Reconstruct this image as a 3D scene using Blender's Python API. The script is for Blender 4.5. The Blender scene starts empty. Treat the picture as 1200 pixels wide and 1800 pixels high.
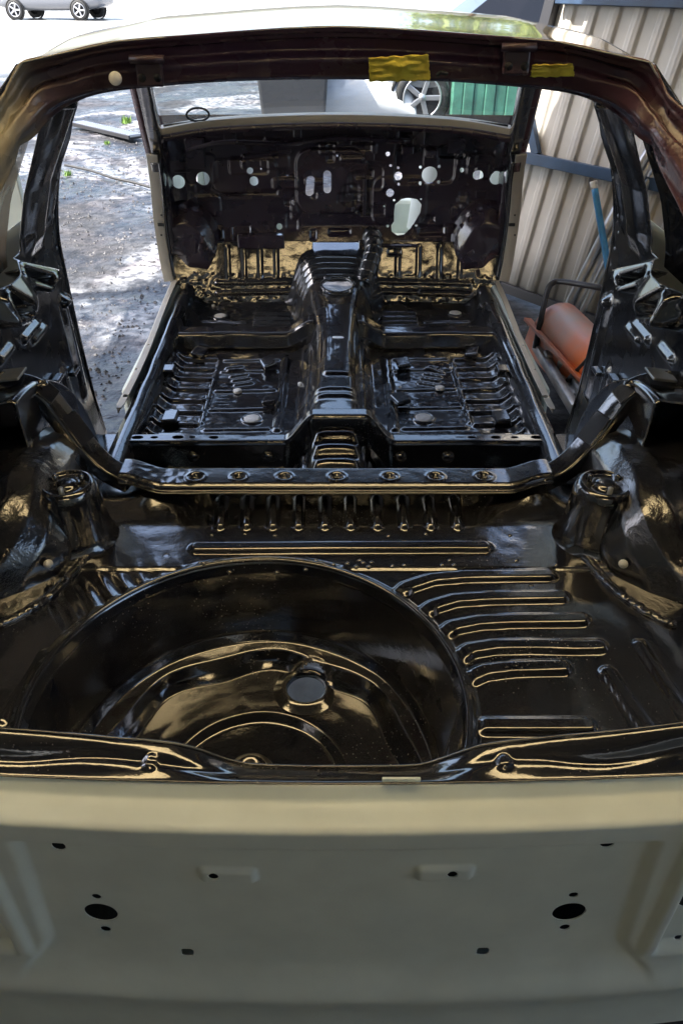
import bpy, bmesh, math, random
import numpy as np
from mathutils import Vector, Matrix
rnd = random.Random(7)
R = math.radians
sc = bpy.context.scene

# ------------------------------------------------------------------ camera
CAMZ, PITCH, F, CX = 1.5, R(35.5), 1334.0, 590.0
cam = bpy.data.cameras.new('camera'); cam_o = bpy.data.objects.new('camera', cam)
sc.collection.objects.link(cam_o); sc.camera = cam_o
cam_o.location = (0, 0, CAMZ); cam_o.rotation_euler = (R(90) - PITCH, 0, 0)
cam.sensor_fit = 'VERTICAL'; cam.sensor_height = 24; cam.lens = F / 1800 * 24
cam.shift_x = 10 / 1800.0; cam.clip_start = .02; cam.clip_end = 2000
# ------------------------------------------------------------------ sky, sun, exposure
SUN_EL, SUN_AZ = R(57), R(-104)          # azimuth from +Y (forward), negative = left
w = bpy.data.worlds.new('World'); sc.world = w; w.use_nodes = True
nt = w.node_tree; bg = nt.nodes['Background']
sky = nt.nodes.new('ShaderNodeTexSky'); sky.sky_type = 'NISHITA'; sky.sun_disc = False
sky.sun_elevation = SUN_EL; sky.sun_rotation = SUN_AZ; sky.dust_density = 4.0
nt.links.new(sky.outputs[0], bg.inputs[0]); bg.inputs[1].default_value = .15
sun = bpy.data.lights.new('sun', 'SUN'); sun.energy = 5; sun.angle = R(.5); sun.color = (1, .95, .87)
sun_o = bpy.data.objects.new('sun', sun); sc.collection.objects.link(sun_o)
sdir = Vector((math.sin(SUN_AZ) * math.cos(SUN_EL), math.cos(SUN_AZ) * math.cos(SUN_EL), math.sin(SUN_EL)))
sun_o.rotation_euler = sdir.to_track_quat('Z', 'Y').to_euler(); sun_o.location = (-6, 4, 9)
vs = sc.view_settings; vs.view_transform = 'Standard'; vs.look = 'None'; vs.gamma = 1; vs.exposure = 2.0
sc.cycles.use_denoising = True; sc.cycles.max_bounces = 10; sc.cycles.glossy_bounces = 6
sc.cycles.sample_clamp_indirect = 6; sc.cycles.caustics_reflective = False; sc.cycles.caustics_refractive = False

# ------------------------------------------------------------------ photo measurements -> points at real depth
def ray(x, y):
    u = (x - CX) / F; v = (900 - y) / F
    return np.array([u, math.cos(PITCH) + v * math.sin(PITCH), -math.sin(PITCH) + v * math.cos(PITCH)])
C0 = np.array([0, 0, CAMZ])
def onD(x, y, D): d = ray(x, y); return d * D / d[1] + C0
def onZ(x, y, z): d = ray(x, y); return d * (z - CAMZ) / d[2] + C0
def onX(x, y, X): d = ray(x, y); return d * X / d[0] + C0

# ------------------------------------------------------------------ materials
def mat(name, col, rough=.5, metal=0, spec=.5, coat=0, coat_ior=1.5, bump=(), var=0, var_scale=6, col2=None, rvar=0, trans=0, alpha=1, specks=0):
    """bump: list of (scale, strength, distance); var: colour variation; rvar: roughness variation"""
    m = bpy.data.materials.new(name); m.use_nodes = True
    n = m.node_tree.nodes; L = m.node_tree.links; b = n['Principled BSDF']
    b.inputs['Base Color'].default_value = (*col, 1); b.inputs['Roughness'].default_value = rough
    b.inputs['Metallic'].default_value = metal; b.inputs['Specular IOR Level'].default_value = spec
    b.inputs['Coat Weight'].default_value = coat; b.inputs['Coat Roughness'].default_value = .03; b.inputs['Coat IOR'].default_value = coat_ior
    b.inputs['Transmission Weight'].default_value = trans; b.inputs['Alpha'].default_value = alpha
    tc = n.new('ShaderNodeTexCoord')
    def noise(s, det=6):
        t = n.new('ShaderNodeTexNoise'); t.inputs['Scale'].default_value = s; t.inputs['Detail'].default_value = det
        L.new(tc.outputs['Object'], t.inputs['Vector']); return t
    if var or col2:
        t = noise(var_scale, 8); r = n.new('ShaderNodeValToRGB')
        r.color_ramp.elements[0].position = .36; r.color_ramp.elements[1].position = .66
        c2 = col2 or tuple(min(1, c * (1 + var)) for c in col)
        c1 = col if col2 else tuple(c * (1 - var) for c in col)
        r.color_ramp.elements[0].color = (*c1, 1); r.color_ramp.elements[1].color = (*c2, 1)
        L.new(t.outputs['Fac'], r.inputs['Fac']); L.new(r.outputs['Color'], b.inputs['Base Color'])
    if rvar:
        t = noise(9, 9); mr = n.new('ShaderNodeMapRange')
        mr.inputs['From Min'].default_value = .38; mr.inputs['From Max'].default_value = .7
        mr.inputs['To Min'].default_value = rough; mr.inputs['To Max'].default_value = rough + rvar
        L.new(t.outputs['Fac'], mr.inputs['Value']); L.new(mr.outputs['Result'], b.inputs['Roughness'])
    if specks:
        vo = n.new('ShaderNodeTexVoronoi'); vo.inputs['Scale'].default_value = 120; L.new(tc.outputs['Object'], vo.inputs['Vector'])
        big = noise(5, 4); th = n.new('ShaderNodeMapRange'); th.inputs['From Min'].default_value = .46; th.inputs['From Max'].default_value = .62; th.inputs['To Min'].default_value = .0; th.inputs['To Max'].default_value = specks
        L.new(big.outputs['Fac'], th.inputs['Value']); lt = n.new('ShaderNodeMath'); lt.operation = 'LESS_THAN'; L.new(vo.outputs['Distance'], lt.inputs[0]); L.new(th.outputs[0], lt.inputs[1])
        mxs = n.new('ShaderNodeMix'); mxs.data_type = 'RGBA'; L.new(lt.outputs[0], mxs.inputs[0]); mxs.inputs[6].default_value = (*col, 1); mxs.inputs[7].default_value = (.16, .15, .14, 1)
        L.new(mxs.outputs[2], b.inputs['Base Color'])
    prev = None
    for s, st, di in bump:
        t = noise(s, 5); bp = n.new('ShaderNodeBump'); bp.inputs['Strength'].default_value = st; bp.inputs['Distance'].default_value = di
        L.new(t.outputs['Fac'], bp.inputs['Height'])
        if prev: L.new(prev.outputs['Normal'], bp.inputs['Normal'])
        prev = bp
    if prev:
        L.new(prev.outputs['Normal'], b.inputs['Normal'])
        if coat: L.new(prev.outputs['Normal'], b.inputs['Coat Normal'])
    return m

M = {}
M['black'] = mat('gloss_black_chassis_paint', (.017, .0175, .021), .2, spec=.35, coat=1, coat_ior=2.3, bump=[(9, .06, .01), (55, .06, .004), (260, .10, .0012)], rvar=.16, specks=.16)
M['blackrough'] = mat('gloss_black_over_stone_chip', (.017, .0175, .021), .25, spec=.35, coat=1, coat_ior=2.2, bump=[(14, .10, .01), (90, .16, .004), (320, .2, .0012)], rvar=.2, specks=.16)
M['firewall'] = mat('black_paint_flare_tint', (.036, .022, .033), .2, spec=.8, coat=.8, coat_ior=1.6, bump=[(11, .12, .01), (90, .12, .003)], rvar=.2)  # purple lens flare is mixed into the black base colour
M['maroon'] = mat('dark_maroon_paint', (.11, .042, .05), .2, spec=.5, bump=[(8, .2, .01), (70, .15, .003)], var=.35, var_scale=5, rvar=.2)
M['cream'] = mat('cream_primer', (.70, .765, .70), .34, spec=.5, bump=[(6, .12, .01), (350, .10, .0008)], var=.05, var_scale=11, rvar=.18)
M['creamgloss'] = mat('cream_roof_paint', (.56, .53, .44), .12, coat=.6, bump=[(4, .1, .01)])
M['beige'] = mat('beige_flange_paint', (.47, .425, .35), .4, bump=[(6, .12, .01), (350, .08, .0008)], var=.06, var_scale=8, rvar=.12)
M['hinge'] = mat('hinge_paint_flare_tint', (.06, .034, .042), .25, bump=[(60, .2, .003)], rvar=.2)  # darker version of the frame colour with its painted flare tint
M['rubber'] = mat('black_rubber', (.012, .012, .012), .6)
M['plug'] = mat('grey_plastic_plug', (.78, .78, .77), .55, var=.15, var_scale=60)
M['tape'] = mat('yellow_masking_tape', (.95, .74, .09), .55, bump=[(40, .4, .01), (160, .25, .003)], var=.18, var_scale=25)
M['steel'] = mat('worn_grey_steel', (.42, .43, .45), .32, metal=.7, var=.25, var_scale=12, rvar=.25)
M['darksteel'] = mat('dark_steel_tube', (.05, .05, .055), .35, metal=.6, rvar=.2)
M['blue'] = mat('blue_painted_steel', (.016, .042, .09), .5, var=.25, var_scale=9)
M['bluepipe'] = mat('bright_blue_plastic', (.06, .30, .62), .35, var=.12, var_scale=20)
M['wall'] = mat('beige_corrugated_steel', (.46, .435, .395), .5, spec=.4, var=.12, var_scale=3.0, bump=[(10, .1, .01)])
M['orange'] = mat('orange_paint_grey_sheen', (.85, .20, .045), .3, col2=(.50, .42, .42), var_scale=3.2, bump=[(60, .15, .003)], rvar=.2)  # grey second tone paints the drum's sky sheen into the orange
M['white'] = mat('white_car_paint', (.78, .78, .78), .25, coat=.5)
M['greycar'] = mat('grey_car_paint', (.16, .17, .19), .25, coat=.6)
M['alloy'] = mat('silver_alloy', (.6, .6, .62), .3, metal=.8)
M['tyre'] = mat('tyre_rubber', (.03, .03, .03), .8)
M['darkgrey'] = mat('dark_grey_plastic', (.028, .03, .035), .65, bump=[(3, .2, .03)])
M['green'] = mat('green_painted_steel', (.07, .22, .16), .5, var=.3, var_scale=5)
M['shedwall'] = mat('galvanised_roofing', (.11, .11, .11), .6, var=.1, var_scale=2)
M['backwall'] = mat('grey_cladding', (.26, .29, .29), .6, var=.1, var_scale=2)
M['slab'] = mat('pale_concrete', (.68, .68, .67), .8, var=.25, var_scale=9, bump=[(40, .4, .01)])
M['stone'] = mat('yard_stone', (.055, .055, .06), .7, var=.6, var_scale=2.5)
M['leaf'] = mat('leaf', (.10, .17, .03), .6, col2=(.22, .26, .04), var_scale=1.2)
M['bark'] = mat('bark', (.12, .08, .05), .9, bump=[(12, .6, .03)])
M['weed'] = mat('weed', (.12, .22, .03), .6)
M['ink'] = mat('black_sticker', (.01, .01, .01), .6)
M['redlamp'] = mat('dark_glass', (.01, .01, .012), .08)

def glass_mat(name, dusty=0., col=(.30, .27, .22)):
    m = bpy.data.materials.new(name); m.use_nodes = True; n = m.node_tree.nodes; L = m.node_tree.links
    n.clear(); out = n.new('ShaderNodeOutputMaterial'); tr = n.new('ShaderNodeBsdfTransparent'); gl = n.new('ShaderNodeBsdfGlossy')
    tr.inputs[0].default_value = (.9, .94, .92, 1); gl.inputs['Roughness'].default_value = .02
    fr = n.new('ShaderNodeFresnel'); fr.inputs[0].default_value = 1.45
    mx = n.new('ShaderNodeMixShader'); L.new(fr.outputs[0], mx.inputs[0]); L.new(tr.outputs[0], mx.inputs[1]); L.new(gl.outputs[0], mx.inputs[2])
    last = mx
    if dusty:
        tc = n.new('ShaderNodeTexCoord'); mp = n.new('ShaderNodeMapping'); mp.inputs['Scale'].default_value = (6, 6, 2)
        no = n.new('ShaderNodeTexNoise'); no.inputs['Scale'].default_value = 4; no.inputs['Detail'].default_value = 9
        L.new(tc.outputs['Object'], mp.inputs[0]); L.new(mp.outputs[0], no.inputs['Vector'])
        mr = n.new('ShaderNodeMapRange'); mr.inputs['From Min'].default_value = .3; mr.inputs['From Max'].default_value = .7
        mr.inputs['To Min'].default_value = dusty * .6; mr.inputs['To Max'].default_value = min(1, dusty * 1.25); L.new(no.outputs['Fac'], mr.inputs['Value'])
        df = n.new('ShaderNodeBsdfDiffuse'); df.inputs[0].default_value = (*col, 1)
        tl = n.new('ShaderNodeBsdfTranslucent'); tl.inputs[0].default_value = (*col, 1)
        m0 = n.new('ShaderNodeMixShader'); m0.inputs[0].default_value = .5; L.new(df.outputs[0], m0.inputs[1]); L.new(tl.outputs[0], m0.inputs[2])
        m2 = n.new('ShaderNodeMixShader'); L.new(mr.outputs[0], m2.inputs[0]); L.new(mx.outputs[0], m2.inputs[1]); L.new(m0.outputs[0], m2.inputs[2]); last = m2
    L.new(last.outputs[0], out.inputs[0]); return m
M['glass'] = glass_mat('windscreen_glass', .10, (.5, .48, .45))
M['dustyglass'] = glass_mat('dusty_side_glass', .95, (.13, .105, .08))
M['tintglass'] = glass_mat('dark_side_glass', 1.2, (.02, .02, .022))

def translucent_mat():
    m = bpy.data.materials.new('added_gold_fill_sheet'); m.use_nodes = True; n = m.node_tree.nodes; L = m.node_tree.links
    n.clear(); out = n.new('ShaderNodeOutputMaterial'); a = n.new('ShaderNodeBsdfTranslucent'); b = n.new('ShaderNodeBsdfDiffuse')
    a.inputs[0].default_value = (.90, .79, .57, 1); b.inputs[0].default_value = (.8, .76, .65, 1)
    mx = n.new('ShaderNodeMixShader'); mx.inputs[0].default_value = .1
    L.new(a.outputs[0], mx.inputs[1]); L.new(b.outputs[0], mx.inputs[2]); L.new(mx.outputs[0], out.inputs[0]); return m
M['goldfill'] = translucent_mat()  # unseen roof sheets added as a source of gold light

def ground_mat():
    m = mat('wet_dirty_concrete_glare', (.3, .28, .25), .7); n = m.node_tree.nodes; L = m.node_tree.links; b = n['Principled BSDF']
    tc = n.new('ShaderNodeTexCoord')
    def noise(s, d=8, dist=0):
        t = n.new('ShaderNodeTexNoise'); t.inputs['Scale'].default_value = s; t.inputs['Detail'].default_value = d; t.inputs['Distortion'].default_value = dist
        L.new(tc.outputs['Object'], t.inputs['Vector']); return t
    def ramp(t, ps):
        r = n.new('ShaderNodeValToRGB'); e = r.color_ramp.elements
        while len(e) < len(ps): e.new(.5)
        for q, (p_, c) in zip(e, ps): q.position = p_; q.color = (*c, 1)
        L.new(t.outputs['Fac'], r.inputs['Fac']); return r
    big = ramp(noise(.8, 7, .8), [(.40, (.018, .019, .023)), (.47, (.034, .035, .040)), (.54, (.062, .066, .075)), (.60, (.26, .27, .29))])  # brightest step paints glare patches into the ground colour
    fine = ramp(noise(16, 12), [(.40, (.18, .18, .20)), (.58, (1, 1, 1))])
    mid = ramp(noise(2.6, 8, .8), [(.40, (.9, .80, .77)), (.52, (1, 1, 1))])
    def mul(a, c):
        x = n.new('ShaderNodeMix'); x.data_type = 'RGBA'; x.blend_type = 'MULTIPLY'; x.inputs[0].default_value = 1
        L.new(a, x.inputs[6]); L.new(c, x.inputs[7]); return x.outputs[2]
    sy = n.new('ShaderNodeSeparateXYZ'); L.new(tc.outputs['Object'], sy.inputs[0]); far = n.new('ShaderNodeMapRange')
    far.inputs['From Min'].default_value = 15; far.inputs['From Max'].default_value = 17; L.new(sy.outputs['Y'], far.inputs['Value'])
    mxf = n.new('ShaderNodeMix'); mxf.data_type = 'RGBA'; L.new(far.outputs[0], mxf.inputs[0]); L.new(mul(mul(big.outputs[0], fine.outputs[0]), mid.outputs[0]), mxf.inputs[6]); mxf.inputs[7].default_value = (.24, .24, .24, 1)  # paler far yard stands in for the blown-out sunlit distance
    L.new(mxf.outputs[2], b.inputs['Base Color'])
    wet = ramp(noise(.9, 5, .4), [(.42, (.70,) * 3), (.58, (.16,) * 3)]); L.new(wet.outputs[0], b.inputs['Roughness'])
    b1 = n.new('ShaderNodeBump'); b1.inputs['Strength'].default_value = .9; b1.inputs['Distance'].default_value = .06; L.new(noise(6, 12).outputs['Fac'], b1.inputs['Height'])
    b2 = n.new('ShaderNodeBump'); b2.inputs['Strength'].default_value = .5; b2.inputs['Distance'].default_value = .008; L.new(noise(60, 6).outputs['Fac'], b2.inputs['Height'])
    L.new(b1.outputs[0], b2.inputs['Normal']); L.new(b2.outputs[0], b.inputs['Normal']); return m
M['ground'] = ground_mat()

# ------------------------------------------------------------------ object helpers
def link(o, parent=None):
    sc.collection.objects.link(o)
    if parent:
        o.parent = parent; o.matrix_parent_inverse = root_inv(parent)
    return o
def root_inv(p):
    m = Matrix.Identity(4); q = p; chain = []
    while q: chain.append(q); q = q.parent
    for c in chain: m = m @ Matrix.Identity(4)
    return (world_of(p)).inverted()
def world_of(p):
    loc = Matrix.LocRotScale(p.location, p.rotation_euler, p.scale)
    if p.parent: return world_of(p.parent) @ p.matrix_parent_inverse @ loc
    return loc
def empty(name, loc, label, cat, group=None, rz=0):
    o = bpy.data.objects.new(name, None); o.location = loc; o.rotation_euler = (0, 0, rz); o.empty_display_size = .1
    sc.collection.objects.link(o); tag(o, label, cat, group); return o
def tag(o, label, cat, group=None):
    o['label'] = label; o['category'] = cat
    if group: o['group'] = group
    return o
def make(name, verts, faces, m, parent=None, smooth=True, thick=0, bevel=0, label=None):
    me = bpy.data.meshes.new(name)
    if isinstance(faces, np.ndarray):
        V = np.asarray(verts, dtype=np.float32); Fq = faces.astype(np.int32); k = Fq.shape[1]
        me.vertices.add(len(V)); me.vertices.foreach_set('co', V.ravel())
        me.loops.add(Fq.size); me.loops.foreach_set('vertex_index', Fq.ravel())
        me.polygons.add(len(Fq)); me.polygons.foreach_set('loop_start', np.arange(0, Fq.size, k, dtype=np.int32))
        me.update(calc_edges=True); me.validate()
    else:
        me.from_pydata([tuple(v) for v in verts], [], faces); me.update()
    me.polygons.foreach_set('use_smooth', [smooth] * len(me.polygons))
    me.materials.append(M[m] if isinstance(m, str) else m)
    o = bpy.data.objects.new(name, me); link(o, parent)
    if thick:
        s = o.modifiers.new('thickness', 'SOLIDIFY'); s.thickness = thick; s.offset = -1
    if bevel:
        b = o.modifiers.new('bevel', 'BEVEL'); b.width = bevel; b.segments = 2; b.limit_method = 'ANGLE'; b.angle_limit = R(35)
    if label: o['label'] = label
    return o
def ss(a, b, x):
    t = np.clip((x - a) / (b - a), 0, 1); return t * t * (3 - 2 * t)
def circ(U, V, c, r): return np.hypot(U - c[0], V - c[1]) - r
def ell(U, V, c, a, b):
    k = np.hypot((U - c[0]) / a, (V - c[1]) / b); return (k - 1) * min(a, b)
def rbox(U, V, c, hx, hy, r=0., ang=0.):
    x = U - c[0]; y = V - c[1]; ca, sa = math.cos(ang), math.sin(ang); x, y = x * ca + y * sa, -x * sa + y * ca
    qx = np.abs(x) - hx + r; qy = np.abs(y) - hy + r
    return np.hypot(np.maximum(qx, 0), np.maximum(qy, 0)) + np.minimum(np.maximum(qx, qy), 0) - r
def pline(U, V, pts):
    d = np.full(np.shape(U), 1e9)
    for (ax, ay), (bx, by) in zip(pts[:-1], pts[1:]):
        dx, dy = bx - ax, by - ay; t = np.clip(((U - ax) * dx + (V - ay) * dy) / (dx * dx + dy * dy + 1e-12), 0, 1)
        d = np.minimum(d, np.hypot(U - ax - t * dx, V - ay - t * dy))
    return d
def poly(U, V, pts):
    n = len(pts); d = np.full(np.shape(U), 1e9); s = np.ones(np.shape(U))
    for i in range(n):
        ax, ay = pts[i]; bx, by = pts[i - 1]; ex, ey = bx - ax, by - ay; wx, wy = U - ax, V - ay
        t = np.clip((wx * ex + wy * ey) / (ex * ex + ey * ey + 1e-12), 0, 1); d = np.minimum(d, (wx - ex * t) ** 2 + (wy - ey * t) ** 2)
        c1 = V >= ay; c2 = V < by; c3 = ex * wy > ey * wx
        s = np.where((c1 & c2 & c3) | (~c1 & ~c2 & ~c3), -s, s)
    return s * np.sqrt(d)
def rib(U, V, pts, w, h, e=.006):
    return h * (1 - ss(w / 2 - e, w / 2 + e * .3, pline(U, V, pts)))
def pad(U, V, sd, h, e=.008): return h * (1 - ss(-e, 0, sd))
_ng = np.random.RandomState(3).rand(64, 64)
def vnoise(U, V, s):
    x = np.asarray(U) * s + 100.3; y = np.asarray(V) * s + 57.7; xi = np.floor(x).astype(int); yi = np.floor(y).astype(int); fx = x - xi; fy = y - yi
    fx = fx * fx * (3 - 2 * fx); fy = fy * fy * (3 - 2 * fy); g = lambda a, b: _ng[a % 64, b % 64]
    return (g(xi, yi) * (1 - fx) + g(xi + 1, yi) * fx) * (1 - fy) + (g(xi, yi + 1) * (1 - fx) + g(xi + 1, yi + 1) * fx) * fy - .5
def dents(U, V, a=.002): return .45 * a * (vnoise(U, V, 7) + .5 * vnoise(U + 3, V, 17) + .2 * vnoise(U, V + 9, 45))
def sheet(name, m, parent, us, vs_, P, keep=None, thick=.0016, label=None):
    """pressed sheet: grid us x vs_, P(U,V)->X,Y,Z, keep(U,V)<0 stays; the cut edge is pulled onto the outline"""
    U, V = np.meshgrid(us, vs_, indexing='ij'); nu, nv = U.shape; idx = np.arange(nu * nv).reshape(nu, nv)
    q = np.stack([idx[:-1, :-1], idx[1:, :-1], idx[1:, 1:], idx[:-1, 1:]], -1).reshape(-1, 4)
    if keep is not None:
        S = keep(U, V).ravel(); q = q[(S[q] < 0).any(1)]
        used = np.unique(q); out = used[S[used] > 0]
        Uf, Vf = U.ravel().copy(), V.ravel().copy(); e = 1e-4
        for _ in range(5):
            u, v = Uf[out], Vf[out]; s = keep(u, v); gu = (keep(u + e, v) - keep(u - e, v)) / (2 * e); gv = (keep(u, v + e) - keep(u, v - e)) / (2 * e)
            g = np.maximum(gu * gu + gv * gv, .15); Uf[out] = u - s * gu / g; Vf[out] = v - s * gv / g
        U, V = Uf.reshape(nu, nv), Vf.reshape(nu, nv)
    X, Y, Z = P(U, V); pts = np.stack([np.broadcast_to(a, U.shape) for a in (X, Y, Z)], -1).reshape(-1, 3)
    used, inv = np.unique(q, return_inverse=True)
    return make(name, pts[used], inv.reshape(-1, 4), m, parent, True, thick, label=label)
def frame_path(pts, n=None, closed=False):
    P = [Vector(p) for p in pts]
    if n is None: return P
    out = []; k = len(P)
    for i in range(k - 1):
        p0, p1, p2, p3 = P[max(i - 1, 0)], P[i], P[i + 1], P[min(i + 2, k - 1)]
        for j in range(n):
            t = j / n; out.append(.5 * ((2 * p1) + (p2 - p0) * t + (2 * p0 - 5 * p1 + 4 * p2 - p3) * t * t + (3 * p1 - p0 - 3 * p2 + p3) * t ** 3))
    out.append(P[-1]); return out
def sweep(name, pts, sec, m, parent=None, up=(0, 0, 1), n=8, thick=0, closed_sec=True, scale=None, smooth=True, bevel=0):
    """sec: list of (a,b): a sideways, b along up"""
    P = frame_path(pts, n); up = Vector(up); V = []; k = len(sec)
    for i, p in enumerate(P):
        t = (P[min(i + 1, len(P) - 1)] - P[max(i - 1, 0)]).normalized(); s = t.cross(up).normalized(); u = s.cross(t)
        f = scale(i / (len(P) - 1)) if scale else 1
        for a, b in sec: V.append(p + s * a * f + u * b * f)
    Fc = []
    for i in range(len(P) - 1):
        for j in range(k if closed_sec else k - 1):
            Fc.append((i * k + j, i * k + (j + 1) % k, (i + 1) * k + (j + 1) % k, (i + 1) * k + j))
    if closed_sec: Fc += [tuple(range(k - 1, -1, -1)), tuple(range((len(P) - 1) * k, len(P) * k))]
    return make(name, V, Fc, m, parent, smooth, thick, bevel)
def tube(name, pts, r, m, parent=None, n=6, seg=12):
    up = (0, 0, 1) if abs((Vector(pts[-1]) - Vector(pts[0])).normalized().z) < .85 else (0, 1, 0)
    return sweep(name, pts, [(r * math.cos(2 * math.pi * i / seg), r * math.sin(2 * math.pi * i / seg)) for i in range(seg)], m, parent, up, n)
def box(name, c, s, m, parent=None, bevel=.003, rot=None, smooth=False, label=None):
    V = [Vector((x * s[0] / 2, y * s[1] / 2, z * s[2] / 2)) for x in (-1, 1) for y in (-1, 1) for z in (-1, 1)]
    if rot is not None: V = [rot @ v for v in V]
    V = [v + Vector(c) for v in V]
    return make(name, V, [(0, 1, 3, 2), (4, 6, 7, 5), (0, 4, 5, 1), (2, 3, 7, 6), (0, 2, 6, 4), (1, 5, 7, 3)], m, parent, smooth, 0, bevel, label)
def lathe(name, prof, c, m, parent=None, seg=40, axis=None, smooth=True, thick=0, a0=0, a1=2 * math.pi):
    """prof: (r, h) along axis (default +z)"""
    q = Vector(axis).to_track_quat('Z', 'Y') if axis else Vector((0, 0, 1)).to_track_quat('Z', 'Y')
    if not axis: q.identity()
    full = a1 - a0 > 6.28; ns = seg if full else seg + 1; V = []; k = len(prof)
    for i in range(ns):
        a = a0 + (a1 - a0) * i / seg
        for r, h in prof: V.append(q @ Vector((r * math.cos(a), r * math.sin(a), h)) + Vector(c))
    Fc = [(i * k + j, ((i + 1) % ns) * k + j, ((i + 1) % ns) * k + j + 1, i * k + j + 1) for i in range(seg) for j in range(k - 1)]
    return make(name, V, Fc, m, parent, smooth, thick)
def lin(a, b, d): return np.linspace(a, b, max(2, int(round((b - a) / d)) + 1))
def itp(x, xs, ys): return np.interp(x, xs, ys)
def cub(x, xs, ys):
    """smooth (Catmull-Rom) interpolation through points"""
    xs = np.asarray(xs, float); ys = np.asarray(ys, float); m = np.gradient(ys, xs); x = np.clip(x, xs[0], xs[-1])
    i = np.clip(np.searchsorted(xs, x) - 1, 0, len(xs) - 2); h = xs[i + 1] - xs[i]; t = (x - xs[i]) / h
    return ((2 * t ** 3 - 3 * t ** 2 + 1) * ys[i] + (t ** 3 - 2 * t ** 2 + t) * h * m[i] + (-2 * t ** 3 + 3 * t ** 2) * ys[i + 1] + (t ** 3 - t ** 2) * h * m[i + 1])

# ================================================================== SETTING
gx = np.unique(np.concatenate([-np.geomspace(8, 300, 18), lin(-8, 4, .05), np.geomspace(4, 300, 18)]))
gy = np.unique(np.concatenate([-np.geomspace(4, 200, 14), lin(-4, 1.5, .3), lin(1.5, 13, .05), np.geomspace(13, 500, 22)]))
def groundP(U, V):
    near = np.exp(-np.maximum(np.hypot(U + 2, V - 6) - 9, 0) * .3)
    return U, V, near * (.05 * vnoise(U, V, 1.1) + .03 * vnoise(U, V, 3.3) + .014 * vnoise(U, V, 9)) - .02
g = sheet('ground', 'ground', None, gx, gy, groundP, thick=0); g['kind'] = 'structure'

slab = sheet('added_pale_slab', 'slab', None, lin(-.78, .78, .1), lin(.75, 4.1, .2), lambda U, V: (U, V, .022 + .004 * vnoise(U, V, 1.5)), None, .02); slab['kind'] = 'structure'  # pale slab added under the car to brighten its floor holes
# -- corrugated wall at the right, blue rails
W0 = Vector((1.1, 4.1, 0)); WA = Vector((-.6, .8, 0)); WB = Vector((.15, 0, 1)); WN = WA.cross(WB).normalized()
if WN.y > 0: WN = -WN
wall = empty('corrugated_wall', (1.9, 3.03, 0), 'beige corrugated steel wall with blue rails behind the right door opening', 'wall')
PITCHW = .128
def wallP(t0):
    def P(U, V):
        ph = ((U - .01) / PITCHW) % 1.0
        hgt = .015 * (ss(.0, .07, ph) - ss(.45, .52, ph)) + .003 * (ss(.2, .22, ph) - ss(.28, .30, ph)) + .002 * vnoise(U, V, 4)
        return W0.x + WA.x * U + WB.x * V + WN.x * hgt, W0.y + WA.y * U + WB.y * V + WN.y * hgt, V + WN.z * hgt
    return P
for k in range(5):
    a = .38 - k * .768
    sheet('cladding_sheet', 'wall', wall, lin(a - .775, a, .006), lin(.03, 2.78, .25), wallP(a))
def wall_pt(t, z, off): return Vector((W0.x + WA.x * t + WB.x * z, W0.y + WA.y * t + WB.y * z, z)) + WN * off
def wbar(name, t0, z0, t1, z1, wd, dp, off, m='blue'):
    a, b = wall_pt(t0, z0, off), wall_pt(t1, z1, off); d = (b - a).normalized(); s = d.cross(WN).normalized()
    V = [p + s * i * wd / 2 + WN * j * dp / 2 for p in (a, b) for i, j in ((-1, -1), (1, -1), (1, 1), (-1, 1))]
    return make(name, V, [(3, 2, 1, 0), (4, 5, 6, 7), (0, 1, 5, 4), (1, 2, 6, 5), (2, 3, 7, 6), (3, 0, 4, 7)], m, wall, False, 0, .002)
wbar('rail', .36, .70, -3.4, .70, .052, .04, .045)
wbar('rail', .36, 1.40, -3.4, 1.40, .07, .04, .045)
wbar('rail', .36, 2.5, -3.4, 2.5, .07, .04, .045)
wbar('brace', .36, .90, .235, .72, .045, .03, .04)
wbar('corner_post', .405, .03, .405, 2.78, .06, .06, .02, 'darksteel')
wbar('bottom_rail', .36, .035, -3.4, .035, .05, .03, .04, 'darksteel')

# -- unseen shed roof and walls, added to shade the car and mirror in its paint
shed = empty('shed_roof', (0, 0, 2.8), 'unseen corrugated shed roof with translucent sheets added for gold light above the car', 'roof')
def roofP(U, V): return U, V, 2.80 + .02 * np.sin(U * 2 * math.pi / .13)
RX = [-2.95, -1.95, -.65, .65, 1.95, 3.4, 4.85]
for i in range(6):
    for y0, y1, mt in ((-3.6, -2.6, 'shedwall'), (-2.6, -1.85, 'goldfill' if i == 2 else 'shedwall'), (-1.85, .70, 'shedwall'), (.70, 1.28, 'goldfill' if i in (1, 2, 3) else 'shedwall'), (1.28, 4.0, 'shedwall')):  # translucent sheets added for gold light and reflections
        sheet('roof_sheet', mt, shed, lin(RX[i], RX[i + 1], .02), lin(y0, y1, .8), roofP)
for y in (-3.5, -1.5, .25, 2.1, 3.9): box('purlin', (.95, y, 2.72), (7.8, .06, .1), 'blue', shed)
bw = empty('back_wall', (.95, -3.7, 0), 'unseen grey sheet metal back wall of the shed behind the viewer', 'wall')
for k, x0 in enumerate(np.arange(-2.95, 4.9, 1.3)):
    sheet('cladding_sheet', 'backwall', bw, lin(x0, x0 + 1.3, .02), lin(.02, 2.78, .5), lambda U, V: (U, -3.7 + .015 * np.sin(U * 2 * math.pi / .2), V))
lw = empty('added_left_wall', (-2.95, -1.4, 0), 'unseen grey sheet metal wall added at the left to darken the rear panel', 'wall')  # unseen wall added to cut side light on the rear panel
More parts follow.
